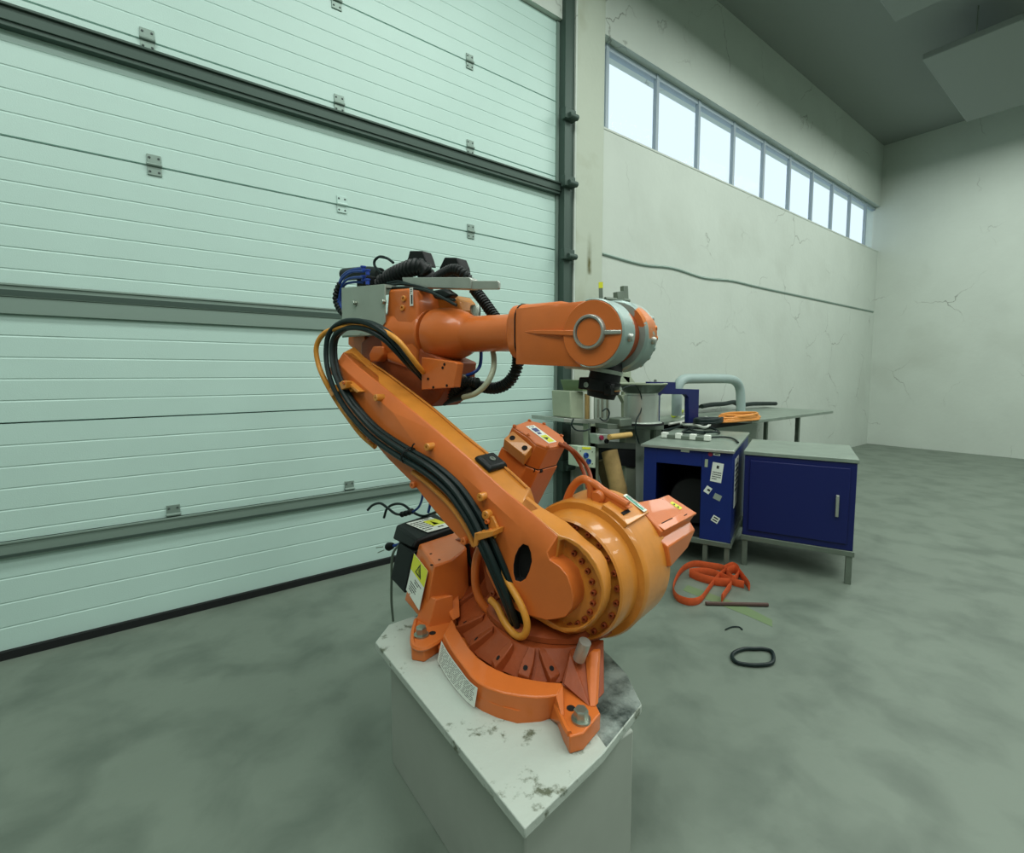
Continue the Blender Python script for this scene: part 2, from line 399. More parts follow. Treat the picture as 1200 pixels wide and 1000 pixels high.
# strengthening strut across the fourth section
bm = bm_box((DX0, PD - .06, 3.335), (DX1 - .04, PD, 3.405)); bm_box((DX0, PD - .075, 3.40), (DX1 - .04, PD, 3.415), bm); bm_box((DX0, PD - .05, 3.31), (DX1 - .04, PD, 3.34), bm)
finish('door_strut', bm, 'strut', door, world=True, bevel=.003)
finish('bottom_gasket', bm_box((DX0, PD - .03, 0), (DX1 - .06, PD + .04, .045)), 'gasket', door, world=True)
finish('door_stile', bm_box((DX1 - .065, PD - .015, .03), (DX1 - .0, PD + .05, DZ)), 'dalu', door, world=True)
def hinge(x, z, m='dalu'):
    bm = bm_box((x - .035, PD - .008, z + .008), (x + .035, PD, z + .06)); bm_box((x - .035, PD - .008, z - .06), (x + .035, PD, z - .008), bm)
    bm_cyl((x - .038, PD - .012, z), (x + .038, PD - .012, z), .01, 10, bm)
    h = finish('hinge', bm, m, door, world=True, bevel=.002)
    for dx in (-.022, .022):
        for dz in (-.04, .04):
            finish('rivet', bm_lathe((x + dx, PD - .008, z + dz), (0, -1, 0), [(0, .007), (.004, .005)], 8), 'doorcore', h, world=False).matrix_parent_inverse = wmat(h).inverted() if False else Matrix.Translation(-wmat(door).to_translation())
    return h
for x in (-1.0, .08, 1.187, 2.304):
    for z in (.66, 2.785, 3.495, 4.2):
        hinge(x, z, 'door' if (x == 1.187 and z == 2.785) else 'dalu')
# vertical track beside the pillar
bm = bm_box((DX1 - .03, y1 - .05, 0), (DX1 + .045, y1 + .06, 5.2)); bm_box((DX1 + .045, y1 - .02, 0), (DX1 + .13, y1 + .05, 5.2), bm)
finish('door_track', bm, 'strut', door, world=True, bevel=.003)
finish('track_edge', bm_box((3.478, y1 - .04, 0), (3.50, y1 + .02, 5.2)), 'wall', door, world=True)
for z in (4.05, 3.42, 2.72, 1.28, .6):
    bm = bm_box((DX1 - .06, y1 - .09, z - .05), (DX1 + .08, y1 - .03, z + .05)); bm_cyl((DX1 - .02, y1 - .10, z - .02), (DX1 + .09, y1 - .10, z - .02), .028, 14, bm)
    finish('roller_bracket', bm, 'strut', door, world=True, bevel=.004)

# ---- hall lamps (added as the main light of the hall)
for i, (x, y) in enumerate(ADDED_LAMPS):
    e = tag(empty('added_ceiling_lamp', (x, y, 5.72)), 'added long white lamp under the hall ceiling, put in to light the hall', 'lamp', 'added hall lamps under the ceiling')
    finish('added_lamp_housing', bm_box((-1.32, -.47, .02), (1.32, .47, .10)), 'ceil', e, bevel=.01)
    for sx in (-1.0, 1.0): finish('hanger', bm_cyl((sx, 0, .1), (sx, 0, hz - 5.72), .008, 8), 'steel', e)

# ================================================================== PEDESTAL
ped = tag(empty('robot_pedestal', (1.0, 1.35, 0)), 'white painted steel pedestal with chipped top plate under the orange robot', 'pedestal')
top = [(0.657,1.756),(0.751,1.836),(0.855,1.845),(1.229,1.901),(1.328,1.176),(1.283,1.029),(1.197,0.9),(0.98,0.878)]
top = [(.655, 1.752), (.75, 1.845), (1.42, 1.845), (1.42, 1.40), (1.328, 1.176), (1.283, 1.03), (1.197, .90), (.95, .84), (.642, .80)]
finish('top_plate', bm_zprism(top, .472, .5), 'ped', ped, world=True, bevel=.003)
steel = [(1.418, 1.60), (1.418, 1.40), (1.326, 1.176), (1.281, 1.03), (1.195, .902), (.975, .85), (1.06, 1.10), (1.16, 1.5)]
finish('bare_steel_plate', bm_zprism(steel, .5, .5008), 'galv', ped, world=True)
finish('pedestal_column', bm_box((.70, .87, 0), (1.12, 1.72, .472)), 'pedside', ped, world=True, bevel=.006)
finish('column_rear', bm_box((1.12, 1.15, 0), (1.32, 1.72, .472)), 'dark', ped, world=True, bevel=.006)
# ================================================================== ROBOT
RO = (1.22,1.372,0.5); RT = math.radians(-75.1)
rb = tag(empty('industrial_robot', RO, RT), 'large orange six-axis industrial robot arm bolted to the white pedestal', 'robot')
BC = (.03, .0)
# ---- base casting: skirt, rim and ribbed cone
bot = [(-0.243,-0.367),(-0.167,-0.405),(-0.099,-0.435),(-0.051,-0.452),(-0.002,-0.467),(0.039,-0.475),(0.073,-0.477),(0.129,-0.47),(0.188,-0.452),(0.218,-0.424),(0.24,-0.402),(0.257,-0.371)]
to_ = [(-0.231,-0.351),(-0.162,-0.388),(-0.1,-0.417),(-0.04,-0.442),(0.012,-0.465),(0.054,-0.475),(0.093,-0.475),(0.145,-0.464),(0.188,-0.445),(0.233,-0.419),(0.26,-0.396),(0.281,-0.372)]
ti_ = [(-0.295,-0.243),(-0.221,-0.29),(-0.158,-0.322),(-0.094,-0.355),(-0.039,-0.376),(0.011,-0.385),(0.053,-0.387),(0.101,-0.384),(0.146,-0.371),(0.187,-0.354),(0.226,-0.335),(0.262,-0.312)]
back = [(.24, -.12), (.15, .12), (.02, .27), (-.12, .28), (-.38, .02), (-.42, -.16)]
base = finish('base_casting', bm_zprism(bot + back, 0, .04), 'orange', rb)
finish('base_rim', bm_layers([[(x, y, 0) for x, y in bot + bot[-2:0:-1]][:0] or [(x, y, .0) for x, y in bot] + [(x * .93, y * .93, .0) for x, y in bot[::-1]], [(x, y, .085) for x, y in to_] + [(x, y, .085) for x, y in ti_[::-1]]]), 'orange', base, bevel=.005)
co = [(-0.461,-0.089),(-0.35,-0.174),(-0.238,-0.254),(-0.161,-0.298),(-0.073,-0.338),(0.015,-0.35),(0.105,-0.344),(0.17,-0.32),(0.227,-0.282),(0.248,-0.248)]
ci = [(-0.359,-0.044),(-0.272,-0.118),(-0.184,-0.186),(-0.104,-0.238),(-0.016,-0.28),(0.058,-0.297),(0.119,-0.288),(0.169,-0.255),(0.211,-0.222),(0.235,-0.184)]
bm = bmesh.new(); La = [bm.verts.new((x, y, .055)) for x, y in co]; Lb = [bm.verts.new((x, y, .135)) for x, y in ci]; Lc = [bm.verts.new((x * .6, y * .6 , .145)) for x, y in ci]
for p, q in ((La, Lb), (Lb, Lc)):
    for k in range(len(p) - 1): bm.faces.new((p[k], p[k + 1], q[k + 1], q[k]))
finish('base_cone', bm, 'orange_d', base)
ribs = [[(-0.387,-0.142,0.08),(-0.302,-0.106,0.14),(-0.39,-0.102,0.098)], [(-0.251,-0.255,0.08),(-0.144,-0.225,0.14),(-0.256,-0.218,0.094)], [(-0.13,-0.317,0.08),(-0.057,-0.273,0.14),(-0.117,-0.299,0.092)], [(0.016,-0.36,0.08),(0.053,-0.305,0.14),(0.018,-0.336,0.092)], [(0.133,-0.349,0.08),(0.125,-0.287,0.14),(0.128,-0.326,0.092)], [(0.218,-0.288,0.08),(0.15,-0.268,0.14),(0.203,-0.278,0.092)]]
for (o3, i3, h3) in ribs:
    o3, i3, h3 = Vector(o3), Vector(i3), Vector(h3); d = (i3 - o3); t = Vector((-d.y, d.x, 0)).normalized()
    o3 = o3 - Vector((0, 0, .006)); m3_ = o3.lerp(i3, .5) - Vector((0, 0, .002))
    pts = [o3 + t * s * .021 for s in (-1, 1)] + [o3 + t * s * .021 - Vector((0, 0, .05)) for s in (-1, 1)] + [m3_ + t * s * .020 for s in (-1, 1)] + [i3 + t * s * .013 for s in (-1, 1)] + [i3 + t * s * .013 - Vector((0, 0, .07)) for s in (-1, 1)]
    rib = finish('base_rib', bm_hull(pts), 'orange_d', base, bevel=.004)
    nn = (m3_ - o3).cross(t).normalized(); nn = nn if nn.z > 0 else -nn
    finish('tapped_hole', bm_lathe(o3 + (m3_ - o3) * .55 - nn * .005, nn, [(0, .0085), (.0065, .0085), (.0065, 0)], 12), 'hole', rib)
# feet
fa = [(-0.447,-0.309),(-0.374,-0.388),(-0.308,-0.438),(-0.262,-0.419),(-0.267,-0.312),(-0.317,-0.216),(-0.483,-0.145),(-0.492,-0.21)]
f_a = finish('foot', bm_zprism(fa, 0, .052), 'orange', base, bevel=.004)
finish('foot_flange', bm_tube([(x * .985, y * .985, .052) for x, y in fa[:6]], .009, 6), 'orange', f_a)
fb_ = [(0.217,-0.317),(0.262,-0.362),(0.337,-0.429),(0.373,-0.456),(0.396,-0.42),(0.397,-0.322),(0.364,-0.292),(0.292,-0.258)]
f_b = finish('foot', bm_zprism(fb_, 0, .052), 'orange', base, bevel=.004)
finish('foot_flange', bm_tube([(x * .985, y * .985, .053) for x, y in fb_[:4]], .009, 6), 'orange', f_b)
F1 = Vector([(-0.337,-0.366)][0]); F2 = Vector([(0.366,-0.382)][0])
hexbolt((F1.x, F1.y, .052), (0, 0, 1), .021, .035, base); hexbolt((F2.x, F2.y, .052), (0, 0, 1), .021, .035, base)
for p in [(-0.315,-0.329),(0.318,-0.358)]:
    finish('pin_hole', bm_lathe((p[0], p[1], .0515), (0, 0, 1), [(0, .013), (.002, .013), (.002, 0)], 14), 'hole', base)
def slab(pts, d, name='gusset', m='orange'):
    return finish(name, bm_hull([tuple(Vector(p) + Vector(e)) for p in pts for e in ((0, 0, 0), d)]), m, base, bevel=.003)
slab([(0.359,-0.319,0.052),(0.373,-0.308,0.052),(0.303,-0.235,0.09),(0.316,-0.214,0.09),(0.292,-0.194,0.14),(0.31,-0.174,0.14),(0.282,-0.209,0.12)], (.0, .02, 0))
slab([(0.244,-0.295,0.06),(0.226,-0.212,0.13),(0.286,-0.165,0.13),(0.364,-0.312,0.05)], (0, .08, 0), m='orange_d')
slab([(0.254,-0.3,0.07),(0.362,-0.319,0.05),(0.285,-0.191,0.06),(0.233,-0.225,0.13)], (-.02, .06, -.01), m='orange_d')
finish('skirt_end', bm_hull([(0.254,-0.377,0),(0.279,-0.379,0.085),(0.264,-0.316,0.085),(0.319,-0.384,0),(0.334,-0.423,0.052),(0.253,-0.332,0.07)]), 'orange', base, bevel=.003)
slab([(-0.412,-0.29,0.052),(-0.401,-0.273,0.052),(-0.393,-0.21,0.09),(-0.411,-0.212,0.1)], (.01, .01, 0))
slab([(-0.483,-0.145,0.052),(-0.28,-0.253,0.08),(-0.366,-0.172,0.12),(-0.421,-0.188,0.11)], (.0, .04, 0))
# big white text label on the curved skirt
def skirt(a, b, t):
    k = 0.3 + (a + .5) * 4.9; i = int(k); f = k - i
    lo = Vector(bot[i]).lerp(Vector(bot[i + 1]), f); hi = Vector(to_[i]).lerp(Vector(to_[i + 1]), f); v = .08 + .84 * (b + .5)
    p = lo.lerp(hi, v); n = Vector((p.x, p.y)).normalized() * (t + .012)
    return Vector((p.x + n.x, p.y + n.y, .085 * v))
decal('text_label', (0, 0, 0), (1, 0, 0), (0, 0, 1), 1, 1, textlines(-.46, .44, -.42, .44, 10, seed=4, fill=.3), base, fn=skirt)
# ---- rear connection box, orange, with black cover
T = [(-0.61,-0.136,0.28),(-0.595,0.081,0.28),(-0.412,-0.034,0.28),(-0.366,-0.17,0.28),(-0.373,-0.221,0.28),(-0.378,-0.258,0.28)]
B_ = [(-0.6,-0.231,0.1),(-0.444,-0.284,0.1)]
bx = [(p[0], p[1], .28) for p in T] + [(B_[0][0], B_[0][1], .06), (B_[1][0] + .03, B_[1][1], .04), (-.34, -.20, .04), (-.38, -.05, .04), (-.62, .08, .04)]
cb = finish('connection_box', bm_hull(bx), 'orange', rb, bevel=.006)
finish('box_step', bm_hull([(-.45, -.30, .04), (-.36, -.31, .04), (-.31, -.22, .04), (-.43, -.26, .15), (-.36, -.27, .15), (-.33, -.20, .15)]), 'orange', cb, bevel=.004)
for p in [(-0.482,-0.181),(-0.406,-0.204),(-0.391,-0.26)]:
    finish('screw_hole', bm_lathe((p[0], p[1], .279), (0, 0, 1), [(0, .006), (.002, .006), (.002, 0)], 10), 'hole', cb)
cap = [(-.86, -.06, .30), (-.87, .20, .30), (-.62, .10, .30), (-.62, -.14, .30), (-.84, -.10, .245), (-.62, -.165, .27), (-.87, .20, .22), (-.62, .1, .1), (-.88, -.06, .24)]
cv = finish('black_cover', bm_hull(cap), 'blackp', rb, bevel=.01)
cv2 = finish('cover_body', bm_hull([(-.80, -.10, .24), (-.80, .18, .24), (-.62, -.16, .25), (-.62, .1, .25), (-.79, -.16, .08), (-.62, -.215, .075), (-.8, .18, .08), (-.62, .1, .08)]), 'blackp', cv, bevel=.008)
# yellow / white warning label on the box side
P0, P1, P2, P3 = [Vector(p) for p in ((T[0][0], T[0][1], .28), (T[5][0], T[5][1], .28), (B_[1][0] + .03, B_[1][1], .04), (B_[0][0], B_[0][1], .06))]
Q = [Vector(p) for p in [(-0.582,-0.171,0.25),(-0.377,-0.282,0.25),(-0.457,-0.269,0.09),(-0.617,-0.213,0.1)]]
cen = (Q[0] + Q[1] + Q[2] + Q[3]) / 4; exv = ((Q[1] - Q[0]) + (Q[2] - Q[3])) / 2; eyv = ((Q[0] - Q[3]) + (Q[1] - Q[2])) / 2
nrm = exv.cross(eyv).normalized(); pc = (P0 + P1 + B_[1 - 0] * 0 if False else (P0 + P1 + P2 + P3) / 4)
marks = [(1, R(-.5, .08, .5, .5)), (0, [(-.2, .14), (.24, .14), (.02, .46)]), (1, [(-.12, .18), (.16, .18), (.02, .39)]), (0, [(.04, .33), (-.03, .26), (.05, .265), (0, .2), (.08, .28), (.01, .277)])] + textlines(-.1, .35, -.12, .0, 2, seed=9) + textlines(-.35, .1, -.4, -.15, 4, seed=3)
decal('warning_label', cen + nrm * .004, exv, eyv, exv.length * .98, eyv.length * .98, marks, cb, mats=('print', 'yellow'))
Q = [Vector(p) for p in [(-0.826,0.018,0.301),(-0.806,0.162,0.301),(-0.638,0.032,0.301),(-0.641,-0.078,0.301)]]
cen = (Q[0] + Q[1] + Q[2] + Q[3]) / 4
decal('warning_label', cen + Vector((0, 0, .003)), Q[1] - Q[0], Q[0] - Q[3], (Q[1] - Q[0]).length, (Q[0] - Q[3]).length * .9,
      [(1, R(.0, -.2, .5, .3)), (0, [(.1, -.12), (.3, -.12), (.2, .22)])] + textlines(-.45, .0, -.4, .42, 6, seed=5) + textlines(.05, .45, -.42, -.26, 1, seed=6) + textlines(.05, .45, .34, .44, 1, seed=8), cv, mats=('print', 'yellow'))

# ---- turret
tur = finish('turret', bm_lathe((BC[0], BC[1] + .0, .128), (0, 0, 1), [(0, .26), (.012, .272), (.03, .272), (.042, .25), (.05, .2)], 64), 'orange_d', rb)
AX = (.169, 0, .338)
prof = [(-0.288,0.153),(-0.232,0.075),(-0.107,0.023),(0.055,0.033),(0.235,0.095),(0.292,0.229),(0.23,0.453),(-0.025,0.461),(-0.15,0.367)]
finish('turret_body', bm_sprism(prof, -.115, .14), 'orange_d', tur, bevel=.02)
finish('turret_rear', bm_sprism([(-0.564,0.27),(-0.422,0.309),(-0.311,0.267),(-0.282,0.002),(-0.424,-0.014),(-0.533,0.011)], .0, .15), 'orange_d', tur, bevel=.01)
finish('rear_cable', bm_tube([(-0.439,0,0.303),(-0.434,0,0.253),(-0.424,0,0.204),(-0.398,0,0.171)], .011, 8), 'cable', rb)
# ---- shoulder housing: big cylinder on axis 2 (along s)
hs = finish('shoulder_housing', bm_lathe((AX[0], -.05, AX[2]), (0, 1, 0), [(0, .226), (0, .245), (.012, .252), (.03, .251), (.20, .258), (.212, .25), (.212, .12)], 96), 'orange2', rb)
finish('housing_back', bm_lathe((AX[0], .15, AX[2]), (0, 1, 0), [(0, .235), (.03, .225), (.04, .2)], 64), 'orange2', hs)
# reducer drum with its ring of cap screws
dr = finish('reducer_drum', bm_lathe((AX[0], -.148, AX[2]), (0, 1, 0), [(.012, .15), (.012, .199), (-.006, .205), (0, .212), (.02, .217), (.105, .222), (.13, .2)], 96), 'orange2', rb)
for i in range(24):
    if i in (7, 8): continue
    a = 2 * PI * i / 24 + .08
    bolt((AX[0] + .190 * math.cos(a), -.137, AX[2] + .190 * math.sin(a)), (0, -1, 0), .010, .012, dr, m='orange_d')
# shoulder casting + lifting lug + label pad
poly = [(-0.099,0.335),(-0.049,0.467),(0,0.497),(0.048,0.526),(0.145,0.556),(0.237,0.572),(0.311,0.566),(0.255,0.351),(-0.005,0.179)]
finish('shoulder_casting', bm_sprism(poly, -.03, .13), 'orange', hs, bevel=.012)
poly = [(0.232,0.543),(0.245,0.567),(0.362,0.629),(0.399,0.615),(0.385,0.548),(0.273,0.477)]
lug = [(0.056,0.03,0.525),(0.078,0.03,0.599),(0.104,0.03,0.643),(0.141,0.03,0.658),(0.176,0.03,0.653),(0.198,0.03,0.618),(0.206,0.03,0.571)]
bmx = bmesh.new()
outl = [(0.047,0.512),(0.065,0.582),(0.088,0.629),(0.117,0.663),(0.16,0.668),(0.196,0.651),(0.237,0.635),(0.271,0.609),(0.266,0.552)]
hol = [(0.088,0.573),(0.11,0.619),(0.132,0.632),(0.147,0.618),(0.147,0.583)]
finish('lifting_lug', bm_layers([S(outl, -.005), S(outl, .035)]), 'orange', hs, bevel=.008) if False else None
bm = bmesh.new()
lp = [(0.055,0.02,0.504),(0.066,0.02,0.556),(0.088,0.02,0.609),(0.117,0.02,0.643),(0.146,0.02,0.654),(0.168,0.02,0.637),(0.172,0.02,0.599),(0.169,0.02,0.541)]
bm_tube(lp, .0155, 12, bm)
bm_tube([(0.153,0.02,0.651),(0.189,0.02,0.64),(0.224,0.02,0.62),(0.271,0.02,0.603),(0.317,0.02,0.586)], .015, 12, bm)
finish('lifting_lug', bm, 'orange', hs)
finish('lug_web', bm_hull([tuple(Vector(p) + Vector((0, d, 0))) for p in [(0.179,0.02,0.62),(0.224,0.02,0.617),(0.271,0.02,0.6),(0.33,0.02,0.579),(0.272,0.02,0.541),(0.173,0.02,0.529)] for d in (-.012, .02)]), 'orange', hs, bevel=.004)
finish('lug_boss', bm_lathe(Vector([(0.209,0.01,0.601)][0]), (0, -1, 0), [(-.04, .028), (.012, .026), (.02, .018)], 24), 'orange', hs)
pad = [Vector(p) for p in [(0.258,-0.045,0.548),(0.291,-0.045,0.521)]]
a0 = math.radians(48); a1 = math.radians(72); rr = .252
pts = []
for s_ in (-.045, .14):
    for a in (a0, (a0 + a1) / 2, a1):
        for r in (.24, .268): pts.append((AX[0] + r * math.cos(a), s_, AX[2] + r * math.sin(a)))
pd = finish('label_pad', bm_hull(pts), 'orange2', hs, bevel=.003)
am = math.radians(57)
def padf(a, s_, r): return Vector((AX[0] + r * math.cos(a), s_, AX[2] + r * math.sin(a)))
finish('slot', bm_hull([padf(am + t, s_, r) for t in (-.025, .025) for s_ in (-.02, .035) for r in (.26, .2695)]), 'hole', pd)
ex = padf(math.radians(48), 0, 1) - padf(math.radians(72), 0, 1)
decal('serial_label', padf(math.radians(60), .112, .2692), ex, (0, 1, 0), .095, .03, [(1, R(-.42, -.35, .42, .05))] + textlines(-.42, .42, .08, .42, 2, seed=2), pd, mats=('print', 'green'))

# ---- axis 2 motor (box along s beyond the housing)
E2 = [(0.337,0.549),(0.447,0.496),(0.428,0.465),(0.449,0.434),(0.421,0.356),(0.358,0.277),(0.279,0.294),(0.257,0.435)]
N2 = [(0.299,0.57),(0.403,0.479),(0.393,0.451),(0.428,0.431),(0.442,0.363),(0.373,0.332),(0.306,0.406),(0.274,0.498)]
m2 = finish('shoulder_motor', bm_layers([S(N2, .12), S(E2, .36)]), 'orange', rb, bevel=.004)
na, nb, fa_, fb2 = Vector((N2[0][0], .12, N2[0][1])), Vector((N2[1][0], .12, N2[1][1])), Vector((E2[0][0], .36, E2[0][1])), Vector((E2[1][0], .36, E2[1][1]))
_n = (fa_ - nb).cross(fb2 - nb).normalized(); na = na - _n * ((na - nb).dot(_n))
tn = (fa_ - na).cross(fb2 - na).normalized(); tn = -tn if tn.z < 0 else tn
def mq(t, v, h=0): return na.lerp(nb, t).lerp(fa_.lerp(fb2, t), v) + tn * h
finish('motor_lid', bm_hull([mq(t, v, h) for t in (-.02, 1.02) for v in (.05, 1.01) for h in (-.002, .007)]), 'orange', m2, bevel=.002)
for t, v, l in ((.12, .33, .18), (.18, .33, .18), (.66, .30, .3), (.73, .30, .3), (.80, .30, .3), (.08, .74, .07), (.90, .76, .09)):
    finish('vent_slot', bm_hull([mq(t + dt, v + dv, h) for dt in (-.012, .012) for dv in (-l / 2, l / 2) for h in (.006, .0085)]), 'hole', m2)
decal('yellow_label', mq(.47, .84, .0072), fb2 - fa_, fa_ - na, .045, .022, [(0, [(-.3, -.3), (-.05, -.3), (-.17, .3)]), (0, [(.1, -.3), (.35, -.3), (.22, .3)])], m2, base='yellow')
# ---- axis 3 motor: leaning box behind the arm, its lid square to the motor axis
NX = Vector((.469, 0, .883)).normalized()
L0 = [Vector(p) for p in [(-0.189,0.004,0.827),(-0.123,0.016,0.792),(-0.07,0.006,0.763),(-0.033,0.037,0.744),(-0.032,0.17,0.744),(-0.082,0.222,0.77),(-0.176,0.215,0.82),(-0.211,0.147,0.838)]]
L1 = [Vector(p) for p in [(-0.242,-0.01,0.742),(-0.175,-0.008,0.706),(-0.115,-0.007,0.674),(-0.093,0.038,0.663),(-0.067,0.173,0.649)]]
sh = L1[3] - L0[3]
cen = sum(L0, Vector()) / len(L0)
grow = lambda pts, k: [cen + (p - cen) * k for p in pts]
def dn(pts, d): return [tuple(p - NX * d) for p in pts]
m3 = finish('elbow_motor', bm_layers([dn(L0, 0), dn(L0, .10)]), 'orange', rb, bevel=.004)
finish('motor_base', bm_layers([dn(grow(L0, 1.05), .10), dn(grow(L0, 1.05), .32)]), 'orange', m3, bevel=.004)
finish('motor_seam', bm_layers([dn(grow(L0, 1.01), .096), dn(grow(L0, 1.01), .101)]), 'hole', m3)
finish('motor_lid', bm_layers([dn(grow(L0, .96), -.008), dn(grow(L0, 1.0), 0)]), 'orange', m3, bevel=.003)
for k in (0, 1, 3, 4, 5, 6, 7):
    p = cen + (L0[k] - cen) * .93; bolt(p + NX * .004, NX, .008, .009, m3, m='orange')
ex = (L0[2] - L0[0]).normalized(); ey = (L0[7] - L0[0]).normalized(); ey = (ey - ex * ex.dot(ey)).normalized()
decal('warning_label', cen + NX * .0085, ex, ey, .13, .06, [(1, R(.08, -.36, .46, .36)), (0, [(.14, -.25), (.34, -.25), (.24, .25)]), (2, R(-.34, -.3, -.14, .3)), (2, R(-.1, -.3, .0, .1))] + textlines(-.46, -.36, -.3, .3, 3, seed=7), m3, mats=('print', 'yellow', 'blueprint'))
# sloped screw ledge with two pockets on the near face
lt = [Vector(p) for p in [(-0.187,0.008,0.812),(-0.082,-0.001,0.756)]]; lb = [Vector(p) for p in [(-0.201,-0.02,0.782),(-0.091,-0.022,0.724)]]
led = finish('screw_ledge', bm_hull([tuple(p) for p in (lt[0], lt[1], lb[0] + Vector((0, -.012, 0)), lb[1] + Vector((0, -.012, 0)), lb[0] + Vector((0, .03, 0)), lb[1] + Vector((0, .03, 0)), lb[0] - NX * .05 + Vector((0, .01, 0)), lb[1] - NX * .05 + Vector((0, .01, 0)))]), 'orange2', m3, bevel=.002)
ln = (lt[1] - lt[0]).cross(lb[0] + Vector((0, -.012, 0)) - lt[0]).normalized(); ln = ln if ln.z > 0 else -ln
for t in (.2, .8):
    p = (lt[0].lerp(lt[1], t) + lb[0].lerp(lb[1], t) + Vector((0, -.012, 0))) / 2
    finish('screw_pocket', bm_lathe(p - ln * .002, ln, [(0, .012), (.0035, .012), (.0035, 0)], 14), 'hole', led)
for p in [(-0.096,0.031,0.655),(-0.084,0.055,0.649)]:
    finish('screw_pocket', bm_lathe(Vector(p) + Vector((0, .012, 0)), (.1, -1, .1), [(0, .008), (.02, .008), (.02, 0)], 12), 'hole', m3)
finish('motor_lead', bm_tube([(-0.034,0.12,0.76),(-0.005,0.16,0.733),(0.012,0.2,0.683),(0.042,0.2,0.629),(0.08,0.16,0.584)], .0085, 8), 'orange_d', m3)
finish('motor_lead', bm_tube([(-0.026,0.14,0.758),(0.007,0.18,0.721),(0.03,0.22,0.671),(0.055,0.22,0.631),(0.089,0.18,0.589)], .0085, 8), 'orange_d', m3)

# ---- lower arm
notch_i = 0
SA = [(0.17,0.467),(0.069,0.525),(-0.066,0.599),(-0.215,0.677),(-0.41,0.781),(-0.608,0.886),(-0.723,0.947),(-0.909,1.042),(-1.01,1.098)]
SB = [(0.19,0.518),(0.079,0.578),(-0.04,0.636),(-0.213,0.734),(-0.359,0.812),(-0.584,0.925),(-0.744,1.005),(-0.9,1.081),(-1.013,1.146)]
lowp = [(-1.018,1.07),(-0.986,1.006),(-0.893,0.95),(-0.692,0.79),(-0.416,0.713),(-0.216,0.597),(-0.135,0.553),(-0.119,0.502),(-0.107,0.426),(-0.092,0.335),(-0.036,0.256),(0.063,0.228),(0.168,0.238),(0.201,0.251),(0.24,0.271),(0.267,0.313),(0.27,0.347),(0.264,0.373),(0.248,0.41),(0.219,0.433),(0.18,0.446)]
P0_ = SA + lowp; P1_ = SB + lowp
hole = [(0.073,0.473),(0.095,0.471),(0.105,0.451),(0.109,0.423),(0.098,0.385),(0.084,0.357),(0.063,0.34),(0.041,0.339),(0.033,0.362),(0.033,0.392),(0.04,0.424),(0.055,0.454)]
la = finish('lower_arm', bm_layers([S(P0_, -.27), S(P1_, -.235), S(P1_, -.185)], hole=S(hole, -.27), hole_depth=(0, .031, 0), hmi=1), 'orange', rb, bevel=.003, extra=['hole'])  # black on the hole's walls and floor paints in its shade
# back half with the bolt flange
rimp = [(0.193,0.519),(0.235,0.519),(0.273,0.508),(0.304,0.488),(0.331,0.459),(0.349,0.425),(0.358,0.387),(0.359,0.352),(0.348,0.316),(0.328,0.279),(0.298,0.244),(0.261,0.214),(0.212,0.195),(0.159,0.197),(0.11,0.207)]
rimb = [(0.179,0.547),(0.213,0.527),(0.252,0.503),(0.284,0.487),(0.311,0.474),(0.331,0.45),(0.346,0.409),(0.35,0.365),(0.345,0.324),(0.33,0.285),(0.306,0.243),(0.279,0.204),(0.247,0.178),(0.206,0.153),(0.141,0.148)]
strip = SB[1:]
lowb = [(-1.062,1.038),(-1.002,0.949),(-0.82,0.807),(-0.547,0.682),(-0.297,0.577),(-0.142,0.499),(-0.122,0.348),(-0.041,0.216)]
PB = rimp + lowb[::-1] + strip[::-1]; PBb = rimb + lowb[::-1] + strip[::-1]
rec = [(0.196,0.502),(0.216,0.509),(0.261,0.494),(0.292,0.471),(0.319,0.442),(0.338,0.409),(0.347,0.379),(0.343,0.339),(0.333,0.306),(0.31,0.268),(0.276,0.237),(0.238,0.218),(0.196,0.209),(0.145,0.219),(0.161,0.301),(0.178,0.394)]
fl = finish('arm_back', bm_layers([S(PB, -.235), S(PBb, -.165)], hole=S(rec, -.235), hole_depth=(0, .036, 0)), 'orange2', la, bevel=.004)
# top face strip reaching further back, away from the drum
C0 = [(-1.013,1.146),(-0.9,1.081),(-0.744,1.005),(-0.584,0.925),(-0.359,0.812),(-0.213,0.734),(-0.04,0.636),(0.043,0.595)]
C1 = [(-1.094,1.182),(-1.011,1.129),(-0.923,1.091),(-0.796,1.038),(-0.511,0.9),(-0.335,0.803),(-0.108,0.689),(-0.004,0.626)]
lowc = [(p[0], p[1] - .07) for p in C0]
finish('arm_top', bm_layers([S(C0 + lowc[::-1], -.2345), S(C1 + lowc[::-1], -.12)]), 'orange2', la, bevel=.004)  # ochre paints in the light on the arm's top face
bmr = bmesh.new()
ra = [(p[0], -.165 - .0, p[1]) for p in C1[2:]]
for (u0, z0), (u1, z1) in zip(C1[2:-1], C1[3:]):
    pass
rp = [(u, -.142, z + .004) for u, z in C1[2:]]
finish('weld_seam', bm_tube(rp, .0045, 6), 'orange2', la)
